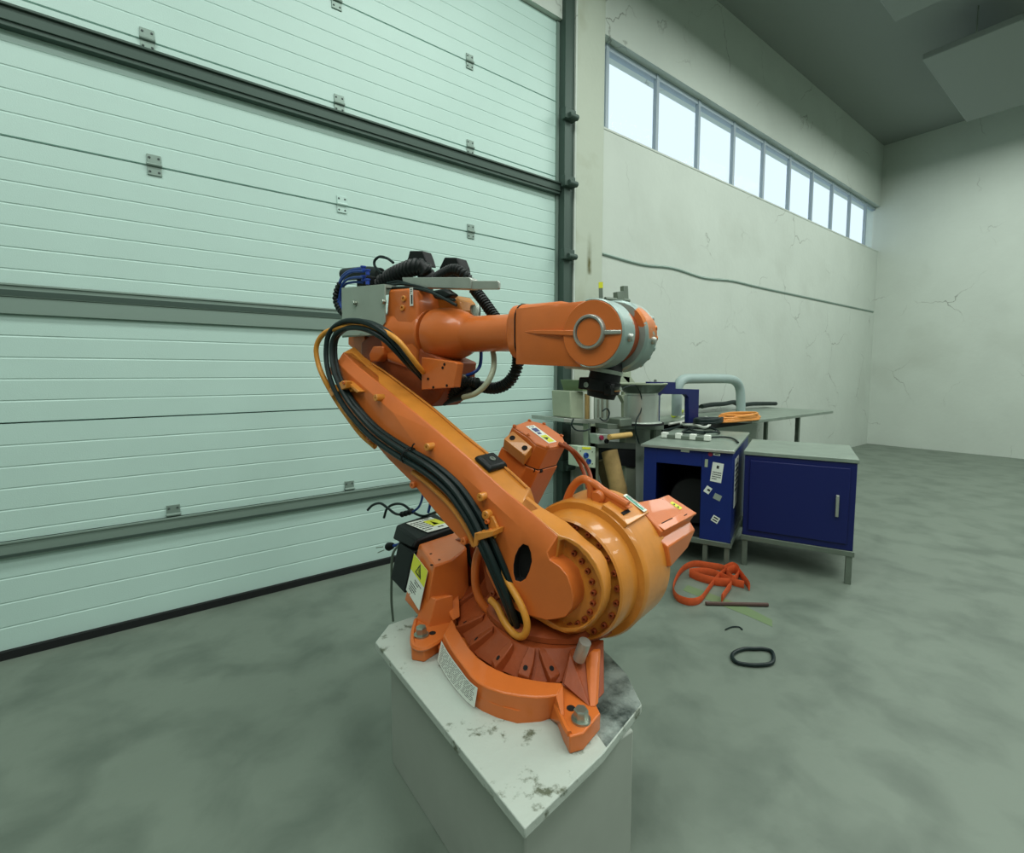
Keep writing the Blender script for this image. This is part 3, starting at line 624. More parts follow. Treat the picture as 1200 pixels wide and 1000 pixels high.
# lower web (thinner) under the arm: holds the hoses
W0 = [(-1.021,0.978),(-0.884,0.83),(-0.758,0.771),(-0.641,0.693),(-0.464,0.598),(-0.379,0.535),(-0.289,0.474),(-0.204,0.426),(-0.14,0.421),(-0.123,0.451),(-0.152,0.476),(-0.199,0.531),(-0.292,0.597),(-0.397,0.652),(-0.508,0.697),(-0.679,0.777),(-0.835,0.887),(-0.93,0.98)]
wb = finish('arm_web', bm_layers([S(W0, -.28), S(W0, -.15)]), 'orange', la, bevel=.003)
W1 = [(-0.467,0.652),(-0.387,0.622),(-0.315,0.587),(-0.256,0.554),(-0.207,0.515),(-0.164,0.472),(-0.135,0.424)]
bm = bmesh.new()
bm_tube([(u, -.285, z) for u, z in W1], .0105, 8, bm)
finish('web_lit_edge', bm, 'orange2', wb)  # ochre tube stands for the light along the rib edge
for i in range(15):
    a = math.radians(62 - i * 14.5)
    bolt((AX[0] + .138 * math.cos(a), -.1995, AX[2] + .138 * math.sin(a)), (0, -1, 0), .0095, .012, fl, m='orange_d')
finish('arm_notch', bm_lathe(([(0.296,-0.24,0.324)][0]), (0, -1, 0), [(0, .017), (.006, .017), (.006, 0)], 16), 'hole', fl) if False else None
def stud(p, r=.0155, l=.032, par=None, m='orange2'):
    p = Vector(p); bm = bm_lathe(p, (0, -1, 0), [(-.01, r), (l * .9, r), (l, r * .85), (l, .004), (l * .6, .004), (l * .6, 0)], 16)
    return finish('threaded_stud', bm, m, par or la)
for p in [(-0.692,-0.262,0.944),(-0.375,-0.262,0.763),(-0.101,-0.262,0.61)]: stud(p)
for p in [(-0.871,-0.262,0.977)]: stud(p, .013, .03)
for p in [(-0.463,-0.276,0.601),(-0.182,-0.276,0.433),(-0.745,-0.276,0.764)]: stud(p, .014, .02, wb, 'orange')
stud([(-0.075,-0.265,0.55)][0], .017, .03)
# black square bumper pad
pb = [Vector(p) for p in [(-0.188,-0.225,0.732),(-0.181,-0.13,0.736),(-0.108,-0.125,0.693),(-0.112,-0.225,0.69)]]
nrm = (pb[1] - pb[0]).cross(pb[3] - pb[0]).normalized(); nrm = nrm if nrm.z > 0 else -nrm
c = sum(pb, Vector()) / 4
bp = finish('rubber_bumper', bm_layers([[tuple(p - nrm * .006) for p in pb], [tuple(p + nrm * .006) for p in pb], [tuple(c + (p - c) * .78 + nrm * .017) for p in pb]]), 'black', la, bevel=.005)
finish('bumper_screw', bm_lathe(c + nrm * .015, nrm, [(0, .012), (.005, .012), (.005, .006), (.003, .006), (.003, 0)], 16), 'steel', bp)
# axis 3 pivot end of the arm
finish('pivot_hole', bm_lathe(Vector([(-1.188,-0.15,1.072)][0]), (0, -1, 0), [(0, .045), (.02, .045), (.02, .03), (.005, .03), (.005, 0)], 28), 'orange_d', la)

# hose clamps on the arm
def clamp(pts, th=.02, par=la, name='hose_clamp'):
    return finish(name, bm_hull([tuple(Vector(p) + Vector((0, d, 0))) for p in pts for d in (0, th)]), 'orange2', par, bevel=.003)
cl = clamp([(-0.999,-0.32,0.968),(-0.962,-0.32,0.992),(-0.887,-0.32,1.016),(-0.861,-0.32,1.013),(-0.868,-0.32,0.982),(-0.957,-0.32,0.957)], .03)
clamp([(-0.918,-0.3,1.015),(-0.885,-0.3,1.012),(-0.796,-0.3,0.968),(-0.816,-0.3,0.96)], .035, cl, 'clamp_arm')
finish('clamp_plate', bm_hull([tuple(Vector(p) + Vector((0, d, 0))) for p in [(-1.012,-0.32,0.976),(-0.963,-0.32,0.988),(-0.957,-0.32,0.953),(-0.986,-0.32,0.937)] for d in (0, .09)]), 'orange2', cl, bevel=.003)
bolt([(-0.877,-0.318,1.005)][0], (0, -1, 0), .008, .008, cl, m='orange')
c2 = clamp([(-0.09,-0.33,0.493),(-0.008,-0.33,0.519),(-0.012,-0.33,0.498),(-0.078,-0.33,0.468)], .06)
finish('clamp_leg', bm_hull([tuple(Vector(p) + Vector((0, d, 0))) for p in [(-0.094,-0.33,0.492),(-0.074,-0.33,0.5),(-0.082,-0.33,0.449),(-0.102,-0.33,0.436)] for d in (0, .09)]), 'orange2', c2, bevel=.003)
finish('clamp_arm', bm_hull([tuple(Vector(p) + Vector((0, d, 0))) for p in [(-0.073,-0.285,0.543),(-0.05,-0.285,0.551),(-0.023,-0.285,0.51),(-0.038,-0.285,0.471),(-0.066,-0.285,0.489)] for d in (0, .012)]), 'orange2', c2, bevel=.003)
for p in [(-0.067,-0.288,0.53),(-0.051,-0.288,0.499)]: bolt(p, (0, -1, 0), .009, .010, c2, m='orange')

# ---- cables along the arm
ctr = [(-0.629,-0.04,0.999),(-0.618,-0.1,1.042),(-0.603,-0.17,1.09),(-0.63,-0.22,1.158),(-0.681,-0.25,1.213),(-0.784,-0.27,1.257),(-0.911,-0.28,1.264),(-0.999,-0.29,1.222),(-1.009,-0.3,1.136),(-0.969,-0.31,1.038),(-0.907,-0.305,0.947),(-0.819,-0.3,0.87),(-0.694,-0.295,0.792),(-0.527,-0.295,0.732),(-0.36,-0.295,0.683),(-0.236,-0.295,0.624),(-0.145,-0.3,0.552),(-0.097,-0.3,0.493),(-0.045,-0.3,0.418),(0,-0.29,0.326),(0.026,-0.27,0.238),(0.029,-0.24,0.164)]
def offs(ctr, a, b, ph):
    out = []
    for i, p in enumerate(ctr):
        t = i / (len(ctr) - 1); wob = .004 * math.sin(5 * t + ph)
        q = ctr[max(0, i - 1)]; r = ctr[min(len(ctr) - 1, i + 1)]
        d = Vector((r[0] - q[0], 0, r[2] - q[2])).normalized(); n = Vector((-d.z, 0, d.x))
        out.append(tuple(Vector(p) + n * (a + wob) + Vector((0, b + wob, 0))))
    return out
for a, b, ph in ((.013, -.010, 0), (-.013, -.012, 2), (.014, .014, 4), (-.012, .015, 5)):
    finish('black_cable', bm_tube(offs(ctr, a, b, ph), .0118, 10), 'cable', rb)
yh = [(-0.59,-0.1,1.039),(-0.554,-0.17,1.075),(-0.559,-0.215,1.125),(-0.598,-0.245,1.185),(-0.693,-0.25,1.228),(-0.835,-0.27,1.253),(-0.949,-0.29,1.254),(-1.044,-0.31,1.231),(-1.096,-0.32,1.173),(-1.086,-0.32,1.094),(-1.032,-0.32,1.015),(-0.993,-0.29,0.924),(-0.903,-0.28,0.837),(-0.822,-0.275,0.773),(-0.731,-0.27,0.727)]
finish('yellow_hose', bm_tube(yh, .0115, 12), 'orange_hose', rb)
yh2 = [(-0.032,-0.27,0.357),(0.033,-0.28,0.311),(0.085,-0.29,0.264),(0.106,-0.29,0.212),(0.092,-0.29,0.168),(0.048,-0.28,0.151),(-0.005,-0.27,0.172),(-0.048,-0.26,0.211),(-0.097,-0.24,0.216)]
finish('yellow_hose', bm_tube(yh2, .0125, 12), 'orange_hose', rb)
oh = [(-0.134,-0.23,0.428),(-0.169,-0.23,0.367),(-0.182,-0.23,0.304),(-0.188,-0.22,0.232),(-0.171,-0.21,0.176),(-0.141,-0.19,0.133),(-0.11,-0.16,0.104)]
finish('painted_hose', bm_tube(oh, .016, 12), 'orange', rb)
finish('painted_hose', bm_tube([(-0.116,-0.26,0.421),(-0.08,-0.26,0.382),(-0.048,-0.26,0.327),(-0.044,-0.25,0.278)], .012, 10), 'orange', rb)
finish('cable_bracket', bm_hull([tuple(Vector(p) + Vector((0, d, 0))) for p in [(-0.169,-0.21,0.354),(-0.119,-0.21,0.314),(-0.077,-0.21,0.221),(-0.102,-0.21,0.194),(-0.144,-0.21,0.234)] for d in (0, .02)]), 'orange_d', rb, bevel=.003)
bolt([(-0.102,-0.215,0.232)][0], (0, -1, 0), .012, .012, tur, m='orange_d')
# cable tie round the bundle
p = Vector([(-0.479,-0.295,0.72)][0]); d = Vector(ctr[13]) - Vector(ctr[12])
tie = finish('cable_tie', bm_lathe(p - d.normalized() * .004, d, [(0, .034), (0, .037), (.008, .037), (.008, .034)], 20, cap=False), 'blackp', rb)
finish('tie_tail', bm_tube([(-0.421,-0.33,0.751),(-0.411,-0.33,0.772),(-0.401,-0.33,0.779)], .003, 6), 'blackp', tie)
for pp in [(-0.96,-0.3,0.992)]:
    pass

# ---- elbow castings and upper arm
ua = finish('upper_arm_housing', bm_layers([S([(-0.828,1.43),(-0.695,1.424),(-0.678,1.396),(-0.668,1.343),(-0.674,1.1),(-0.722,1.085),(-0.851,1.119),(-0.867,1.219)], -.105), S([(-0.841,1.44),(-0.683,1.43),(-0.661,1.406),(-0.645,1.348),(-0.651,1.092),(-0.71,1.069),(-0.871,1.103),(-0.88,1.22)], -.09), S([(-0.841,1.44),(-0.683,1.43),(-0.661,1.406),(-0.645,1.348),(-0.651,1.092),(-0.71,1.069),(-0.871,1.103),(-0.88,1.22)], .13)]), 'orange', rb, bevel=.008)
finish('elbow_casting', bm_sprism([(-1.087,1.202),(-1,1.24),(-0.804,1.215),(-0.571,1.133),(-0.465,1.098),(-0.482,0.995),(-0.526,0.934),(-0.587,0.897),(-0.69,0.92),(-0.874,0.996),(-1.091,1.107)], -.085, .10), 'orange_d', ua, bevel=.008)  # dark orange copy paints in the shade below the elbow
finish('elbow_block', bm_sprism([(-1.219,1.256),(-1.078,1.249),(-1.065,1.193),(-1.017,1.157),(-1.019,1.101),(-1.118,1.142),(-1.222,1.198)], -.07, .10), 'orange', ua, bevel=.004)
finish('elbow_web', bm_sprism([(-0.927,1.176),(-0.849,1.174),(-0.85,1.134),(-0.896,1.103),(-0.95,1.103),(-0.962,1.137)], -.13, -.02), 'orange', ua, bevel=.006)
bp2 = finish('bracket_plate', bm_layers([S([(-0.582,1.117),(-0.385,1.095),(-0.366,1.088),(-0.387,0.99),(-0.411,0.988),(-0.585,0.976)], -.13), S([(-0.582,1.117),(-0.385,1.095),(-0.366,1.088),(-0.387,0.99),(-0.411,0.988),(-0.585,0.976)], -.09)]), 'orange', ua, bevel=.003)
for p in [(-0.54,-0.131,1.024),(-0.508,-0.131,0.988),(-0.426,-0.131,0.997),(-0.45,-0.131,1.071),(-0.439,-0.131,1.085)]: finish('screw_hole', bm_lathe(p, (0, -1, 0), [(0, .006), (.0015, .006), (.0015, 0)], 10), 'hole', bp2)
for p in [(-0.72,-0.105,1.384),(-0.73,-0.105,1.343)]: bolt(p, (0, -1, 0), .014, .008, ua, m='orange2')
decal('serial_label', [(-0.668,-0.107,1.387)][0], (1, 0, 0), (0, 0, 1), .022, .08, [(0, R(-.1, -.4, .35, .1))] + textlines(-.3, .3, .15, .45, 3, seed=12), ua)
UZ = 1.216
finish('forearm_gearbox', bm_lathe((-.86, .005, UZ + .014), (1, 0, -.01), [(0, .14), (.06, .138), (.09, .124), (.21, .119), (.217, .113)], 64), 'orange', ua)
finish('forearm_bulb', bm_lathe((-.617, .004, UZ + .006), (1, 0, -.015), [(0, .113), (.004, .119), (.03, .121), (.08, .119), (.13, .110), (.17, .097), (.195, .084), (.21, .077), (.225, .0755)], 64), 'orange', ua)
finish('forearm_tube', bm_lathe((-.42, .002, UZ), (1, 0, -.022), [(0, .0765), (.28, .074), (.30, .078), (.315, .086)], 56), 'orange', ua)
finish('housing_motor', bm_hull([tuple(Vector(p) + Vector((0, d, 0))) for p in [(-0.733,0.04,1.403),(-0.662,0.04,1.424),(-0.551,0.04,1.401),(-0.519,0.04,1.372),(-0.509,0.04,1.322),(-0.705,0.04,1.337)] for d in (0, .12)]), 'orange2', ua, bevel=.012)
finish('motor_connector', bm_lathe(Vector([(-0.429,0.05,1.346)][0]), (0, 0, -1), [(0, .02), (.012, .024), (.05, .024)], 20), 'steel', ua)

# ---- wrist
WC = (.243, 1.179)
def rr_loop(u, cz, hz_, hs, r, n=6):
    out = []
    for qx, qy, a in ((1, 1, 0), (-1, 1, 90), (-1, -1, 180), (1, -1, 270)):
        for i in range(n + 1):
            t = math.radians(a + 90 * i / n); out.append((u, qx * (hs - r) + math.cos(t) * r, cz + qy * (hz_ - r) + math.sin(t) * r))
    return out
wr = finish('wrist_housing', bm_layers([rr_loop(-.150, 1.207, .080, .080, .06), rr_loop(-.138, 1.207, .092, .092, .06), rr_loop(-.124, 1.207, .102, .103, .06), rr_loop(-.07, 1.206, .104, .106, .06), rr_loop(-.068, 1.206, .102, .104, .055), rr_loop(0, 1.201, .103, .11, .04), rr_loop(.10, 1.194, .107, .112, .03), rr_loop(.16, 1.183, .104, .104, .03)]), 'orange', rb, bevel=0)
stad = lambda r, u0, k=.93: [(u0, WC[1] + r * k + .006)] + arc(WC, r, 90, -90, 28) + [(u0, WC[1] - r * k + .006)]
finish('wrist_seam', bm_layers([rr_loop(-.0905, 1.2065, .1055, .108, .06), rr_loop(-.086, 1.2065, .1055, .108, .06)]), 'hole', wr)
nf = finish('wrist_fork', bm_layers([S(stad(.097, -.045), -.113), S(stad(.111, -.085), -.105), S(stad(.111, -.085), -.035)]), 'orange', wr, bevel=.002)
finish('fork_boss', bm_lathe((WC[0], -.10, WC[1]), (0, -1, 0), [(0, .112), (.018, .112), (.026, .106), (.026, 0)], 64), 'orange', nf)
finish('worn_rim', bm_lathe((WC[0], -.123, WC[1]), (0, 1, 0), [(0, .107), (-.0015, .110), (.004, .1145), (.085, .1145), (.09, .108)], 64, a0=math.radians(78), a1=math.radians(292), cap=False), 'worn', nf)
ff = finish('wrist_fork', bm_layers([S(stad(.119, .04), .035), S(stad(.127, .04), .043), S(stad(.127, .04), .12), S(stad(.118, .04), .13)]), 'worn', wr, bevel=0)
finish('wrist_drum', bm_lathe((WC[0], -.04, WC[1]), (0, 1, 0), [(0, .098), (.085, .098)], 48), 'orange_d', wr)
for r, s0_ in ((.1155, -.08), (.127, .085)):
    a = math.radians(-8)
    finish('stop_lug', bm_lathe((WC[0] + math.cos(a) * (r - .01), s0_, WC[1] + math.sin(a) * (r - .01)), (math.cos(a), 0, math.sin(a)), [(0, .014), (.017, .013), (.022, .008)], 14), 'alu', wr)
for i in range(6):
    a = math.radians(30 - i * 17); bolt((WC[0] + math.cos(a) * .117, .119, WC[1] + math.sin(a) * .117), (math.cos(a) * .6, .6, math.sin(a) * .6), .011, .010, ff, m='worn')
cr = finish('cover_ring', bm_lathe((WC[0] - .004, -.124, WC[1] + .004), (0, -1, 0), [(0, .058), (.014, .057), (.018, .054), (.018, .048), (.008, .047), (.008, 0)], 56), 'alu', wr)
finish('cover_disc', bm_lathe((WC[0] - .004, -.131, WC[1] + .004), (0, -1, 0), [(0, .0455), (.004, .0445), (.004, 0)], 48), 'orange', cr)
finish('wrist_rib', bm_hull([(-.05, -.112, 1.198), (-.05, -.112, 1.202), (.02, -.119, 1.188), (.02, -.119, 1.202), (.18, -.134, 1.174), (.18, -.134, 1.192), (.18, -.10, 1.170), (.18, -.10, 1.196)]), 'orange', wr, bevel=.004)
finish('wrist_rib', bm_hull([(.29, -.136, 1.172), (.29, -.136, 1.186), (.35, -.13, 1.172), (.35, -.13, 1.184), (.29, -.11, 1.168), (.29, -.11, 1.19), (.35, -.11, 1.17), (.35, -.11, 1.187)]), 'alu', nf, bevel=.003)

# ---- tool changer under the wrist
tp = Vector([(0.227,0,1.068)][0]); tq = Vector([(0.212,0,0.959)][0]); td = (tq - tp).normalized(); td = Vector((-.15, -.11, -1)).normalized()
tp = Vector((.236, .008, 1.082))
tc = finish('tool_changer', bm_lathe(tp, td, [(-.03, .035), (0, .052), (.02, .056), (.022, .058), (.034, .058), (.036, .055), (.06, .056), (.062, .061), (.10, .061), (.104, .052), (.122, .048), (.125, .02)], 48), 'blackp', rb)
finish('steel_band', bm_lathe(tp + td * .022, td, [(0, .0585), (.013, .0585)], 48, cap=False), 'steel', tc)
pb_ = [Vector(p) for p in [(0.155,-0.05,1.035),(0.207,-0.05,1.029),(0.208,-0.05,0.988),(0.15,-0.05,0.993)]]
tb = finish('side_module', bm_layers([[tuple(p) for p in pb_], [tuple(p + Vector((.02, .09, 0))) for p in pb_]]), 'blackp', tc, bevel=.004)
finish('module_ring', bm_lathe(Vector([(0.187,-0.052,1.008)][0]), (0, -1, 0), [(0, .0095), (.004, .0095), (.004, .006), (.001, .006), (.001, 0)], 16), 'steel', tb)
finish('module_ring', bm_lathe(Vector([(0.274,-0.058,1.001)][0]), (0, -1, 0), [(0, .010), (.004, .010), (.004, .007), (.001, .007), (.001, 0)], 16), 'blackp', tc)
finish('side_port', bm_hull([tuple(Vector(p) + Vector((0, d, 0))) for p in [(0.257,-0.05,1.015),(0.285,-0.05,1.013),(0.283,-0.05,0.975),(0.257,-0.05,0.974)] for d in (-.008, .02)]), 'blackp', tc, bevel=.003)
finish('side_fitting', bm_cyl([(0.28,-0.02,0.992)][0], [(0.302,-0.02,0.995)][0], .008, 10), 'steel', tc)

# ---- dress pack on the elbow
pl_ = [(-1.167,1.476),(-0.82,1.456),(-0.823,1.283),(-0.852,1.261),(-0.86,1.23),(-1.174,1.228)]
gp = finish('grey_bracket_plate', bm_sprism(pl_, -.135, -.129), 'greyplate', rb, bevel=.001)
finish('plate_return', bm_sprism([(-1.163,1.475),(-0.82,1.456),(-0.821,1.443),(-1.163,1.46)], -.13, .06), 'greyplate', gp)
finish('plate_foot', bm_sprism([(-1.173,1.249),(-0.986,1.24),(-0.986,1.23),(-1.174,1.237)], -.16, .0), 'greyplate', gp)
for p in [(-1.051,-0.136,1.389),(-0.824,-0.136,1.375)]: hexbolt(p, (0, -1, 0), .012, .016, gp, 'plate_bolt')
bar = finish('aluminium_bar', bm_sprism([(-0.808,1.499),(-0.377,1.447),(-0.365,1.439),(-0.365,1.397),(-0.671,1.436),(-0.796,1.458)], -.045, -.0), 'alu', rb, bevel=.003)
finish('bar_end', bm_sprism([(-0.37,1.432),(-0.226,1.416),(-0.22,1.41),(-0.22,1.385),(-0.226,1.382),(-0.37,1.397)], -.04, -.028), 'alu', bar, bevel=.002)
finish('corrugated_conduit', bm_corr([(-1.104,0,1.451),(-1.045,0,1.488),(-0.962,0,1.52),(-0.856,0,1.54),(-0.768,0.01,1.55),(-0.737,0.03,1.538),(-0.753,0.06,1.504),(-0.811,0.1,1.468)], .042, .022), 'black', rb)
finish('corrugated_conduit', bm_corr([(-0.814,0.08,1.457),(-0.729,0.07,1.487),(-0.647,0.06,1.508),(-0.559,0.05,1.518),(-0.505,0.06,1.49),(-0.485,0.1,1.433),(-0.428,0.1,1.374),(-0.378,0.1,1.317),(-0.32,0.1,1.254),(-0.263,0.1,1.193),(-0.216,0.08,1.125),(-0.21,0.06,1.061),(-0.247,0.05,1.007),(-0.31,0.04,0.984),(-0.389,0.03,0.99),(-0.476,0.03,0.993)], .026), 'black', rb)
finish('corrugated_conduit', bm_corr([(-0.372,0,1.006),(-0.423,-0.01,1.009),(-0.475,-0.02,0.983),(-0.54,-0.02,0.951),(-0.607,-0.02,0.921)], .024), 'black', rb)
finish('hose_bundle', bm_tube([(-0.392,0,0.98),(-0.453,0,0.956),(-0.527,0,0.939),(-0.583,0,0.921)], .024, 12), 'black', rb)
finish('hose_bundle', bm_tube([(-1.375,0.02,1.591),(-1.279,0.02,1.584),(-1.157,0.02,1.573),(-1.056,0.02,1.552)], .034, 16), 'black', rb)
for pts in ([(-0.903,0.05,1.588),(-0.876,0.05,1.617),(-0.863,0.05,1.648),(-0.77,0.05,1.634),(-0.752,0.05,1.599),(-0.735,0.05,1.557)],): 
    finish('conduit_clamp', bm_layers([[tuple(p) for p in pts], [tuple(Vector(p) + Vector((0, .06, 0))) for p in pts]]), 'blackp', rb, bevel=.005)
pts = [(-0.691,0.09,1.502),(-0.696,0.09,1.55),(-0.66,0.09,1.595),(-0.581,0.09,1.582),(-0.56,0.09,1.54),(-0.55,0.09,1.485)]
finish('conduit_clamp', bm_layers([[tuple(p) for p in pts], [tuple(Vector(p) + Vector((0, .07, 0))) for p in pts]]), 'blackp', rb, bevel=.005)
finish('thin_cable', bm_tube([(-0.85,-0.06,1.569),(-0.894,-0.06,1.595),(-0.953,-0.06,1.612),(-0.994,-0.06,1.597),(-0.989,-0.06,1.568),(-0.943,-0.06,1.533)], .0065, 8), 'cable', rb)
for pts in ([(-0.886,-0.07,1.464),(-0.785,-0.07,1.461),(-0.666,-0.07,1.437),(-0.556,-0.07,1.399),(-0.487,-0.07,1.367),(-0.436,-0.07,1.355)], [(-0.86,-0.09,1.447),(-0.725,-0.09,1.436),(-0.588,-0.09,1.407),(-0.482,-0.09,1.364),(-0.407,-0.09,1.329)], [(-0.911,-0.05,1.482),(-0.834,-0.05,1.481),(-0.76,-0.05,1.461),(-0.632,-0.05,1.417),(-0.497,-0.05,1.385)]):
    finish('thin_cable', bm_tube(pts, .0065, 8), 'cable', rb)
finish('cable_cluster', bm_hull([tuple(Vector(p) + Vector((0, d, 0))) for p in [(-0.583,-0.08,1.408),(-0.492,-0.08,1.409),(-0.441,-0.08,1.379),(-0.493,-0.08,1.359),(-0.556,-0.08,1.372)] for d in (0, .05)]), 'black', rb, bevel=.01)
finish('blue_fitting_block', bm_box((-1.09, -.10, 1.465), (-1.03, -.02, 1.53)), 'blackp', rb, bevel=.004)
for p in [(-1.016,-0.11,1.551),(-0.982,-0.11,1.53),(-1.017,-0.11,1.506),(-0.984,-0.11,1.486)]:
    p = Vector(p)
    finish('blue_fitting', bm_lathe(p, (0, 0, 1), [(-.010, .010), (.008, .010), (.010, .014), (.016, .014)], 12), 'bluefit', rb)
for pts in ([(-1.015,-0.11,1.555),(-1.093,-0.11,1.561),(-1.175,-0.11,1.55),(-1.222,-0.11,1.513),(-1.241,-0.11,1.454),(-1.22,-0.11,1.405)], [(-1.002,-0.12,1.539),(-1.1,-0.12,1.548),(-1.175,-0.12,1.527),(-1.224,-0.12,1.482),(-1.234,-0.12,1.431),(-1.198,-0.12,1.376)], [(-1.003,-0.12,1.511),(-1.102,-0.12,1.519),(-1.169,-0.12,1.505),(-1.201,-0.12,1.462),(-1.211,-0.12,1.412),(-1.183,-0.12,1.366)], [(-1.032,-0.1,1.493),(-1.118,-0.1,1.503),(-1.193,-0.1,1.498),(-1.225,-0.1,1.459),(-1.228,-0.1,1.407),(-1.199,-0.1,1.361)]):
    finish('blue_tube', bm_tube(pts, .0065, 8), 'bluetube', rb)
finish('sheath_bundle', bm_corr([(-1.199,-0.12,1.5),(-1.232,-0.12,1.465),(-1.242,-0.12,1.423),(-1.213,-0.12,1.377),(-1.169,-0.12,1.344)], .018, .02), 'black', rb)
finish('blue_tube', bm_tube([(-0.409,0.06,1.17),(-0.396,0.05,1.121),(-0.388,0.03,1.076),(-0.405,0.01,1.05),(-0.452,0,1.035)], .0075, 8), 'bluetube', rb)
finish('tube_fitting', bm_lathe(Vector([(-0.526,0,1.031)][0]), (1, 0, .02), [(0, .013), (.03, .013), (.03, .018), (.045, .018), (.045, .010), (.07, .014), (.09, .010)], 12), 'steel', rb)
finish('white_hose', bm_tube([(-0.332,0.05,1.156),(-0.305,0.03,1.111),(-0.285,0,1.061),(-0.292,-0.03,1.008),(-0.346,-0.04,0.964),(-0.42,-0.04,0.944)], .012, 12), 'whitetube', rb)
finish('drain_pipe', bm_lathe(Vector([(0.298,-0.24,0.198)][0]), Vector([(0.271,-0.24,0.117)][0]) - Vector([(0.298,-0.24,0.198)][0]), [(0, .02), (.07, .02), (.07, .015), (.05, .015)], 24), 'alu', rb)
def RW(pts):
    m = wmat(rb); return [tuple(m @ Vector(p)) for p in pts]
# loose leads at the rear
finish('loose_lead', bm_tube([(-1.256,0.05,0.278),(-1.208,0.05,0.315),(-1.138,0.05,0.337),(-1.071,0.05,0.32),(-1.014,0.05,0.303),(-0.958,0.05,0.308),(-0.896,0.05,0.333)], .007, 8), 'cable', rb)
finish('loose_lead', bm_tube([(-1.177,0.1,0.236),(-1.145,0.1,0.296),(-1.077,0.1,0.332),(-1.004,0.1,0.34),(-0.922,0.1,0.313),(-0.842,0.1,0.309),(-0.745,0.1,0.349)], .007, 8), 'cable', rb)
finish('lead_coupling', bm_corr([(-0.958,0.05,0.308),(-0.909,0.05,0.326),(-0.869,0.05,0.343)], .015, .03), 'blackp', rb)
finish('blue_tube', bm_tube([(-0.869,0.05,0.338),(-0.822,0.05,0.373),(-0.795,0.05,0.426),(-0.788,0.05,0.484)], .006, 8), 'bluetube', rb)
finish('blue_tube', bm_tube([(-0.809,0.1,0.333),(-0.795,0.1,0.376),(-0.781,0.1,0.431)], .007, 8), 'bluetube', rb)
finish('plug_lead', bm_tube([(-0.848,-0.02,0.215),(-0.882,-0.03,0.188),(-0.924,-0.04,0.172)], .008, 8), 'bluetube', rb)
pg = finish('power_plug', bm_lathe(Vector([(-0.917,-0.04,0.178)][0]), Vector([(-1.002,-0.04,0.141)][0]) - Vector([(-0.917,-0.04,0.178)][0]), [(0, .010), (.015, .018), (.04, .022), (.05, .018)], 16), 'blackp', rb)
for a in ([(-1.002,-0.04,0.15),(-1.06,-0.04,0.132)], [(-0.995,-0.04,0.134),(-1.046,-0.04,0.108)]): finish('plug_pin', bm_cyl(a[0], a[1], .0028, 8), 'steel', pg)
tag(finish('earth_lead', bm_tube(RW([(-0.804,-0.05,0.228),(-0.858,-0.06,0.189),(-0.9,-0.06,0.131),(-0.95,-0.03,-0.017),(-0.993,0,-0.156),(-1.021,0.03,-0.285)]), .0065, 8), 'bench'), 'thin grey lead hanging from the black rear box of the robot down to the floor', 'lead')
# ================================================================== BACKGROUND: FEEDER BENCH
YB = 3.05
def zp(Y, pts, d, bm=None): return bm_yprism(pts, Y, Y + d, bm)
fb = tag(empty('feeder_bench', (4.1, YB, 0)), 'grey metal feeder bench on aluminium profile legs behind the robot', 'workbench')
finish('bench_top', zp(YB, [(2.879,1.151),(3.491,1.087),(3.492,1.05),(2.879,1.117)], .45), 'alu', fb, world=True, bevel=.003)
finish('bench_top', zp(YB - .15, [(3.274,1.089),(4.115,1.026),(4.117,0.974),(3.275,1.043)], .55), 'bench', fb, world=True, bevel=.003)
for pts, d in (([(3.196,1.085),(3.322,1.077),(3.349,-0.352),(3.22,-0.319)], .08), ([(3.708,1.003),(3.865,0.991),(3.912,-0.462),(3.749,-0.421)], .08), ([(3.207,1.064),(3.288,1.058),(3.308,-0.426),(3.225,-0.405)], .05)):
    leg = finish('leg', zp(3.05, pts, d), 'cream', fb, world=True, bevel=.004)
finish('leg', zp(3.0, [(3.137,1.098),(3.159,1.096),(3.183,-0.276),(3.161,-0.27)], .01), 'bench', fb, world=True)
finish('cross_rail', zp(3.02, [(3.273,0.921),(3.829,0.847),(3.831,0.787),(3.275,0.857)], .06), 'bench', fb, world=True, bevel=.003)
bin_ = finish('dark_drawer', zp(3.03, [(3.547,0.863),(3.842,0.827),(3.849,0.602),(3.552,0.663)], .3), 'dark', fb, world=True, bevel=.004)

# socket box
sb = tag(empty('socket_box', (3.95, 3.0, 1.0)), 'pale socket box with two blue outlets on the bench leg', 'socket box')
finish('box_body', zp(2.93, [(2.93,0.916),(3.155,0.887),(3.158,0.693),(2.932,0.736)], .12), 'socket', sb, world=True, bevel=.006)
for c in [(3.026,0.825),(3.059,0.768)]:
    finish('blue_outlet', bm_lathe((c[0], 2.932, c[1]), (0, -1, 0), [(0, .026), (.02, .024), (.02, .016), (.012, .016), (.012, 0)], 20), 'socketblue', sb, world=True)
finish('yellow_strip', zp(2.926, [(2.982,0.905),(3.089,0.891),(3.09,0.872),(2.983,0.886)], .004), 'yellow', sb, world=True)
for c in [(2.962,0.869),(3.112,0.847),(3.114,0.739),(2.964,0.764)]:
    finish('box_screw', bm_lathe((c[0], 2.931, c[1]), (0, -1, 0), [(0, .006), (.003, .006), (.003, 0)], 8), 'hole', sb, world=True)
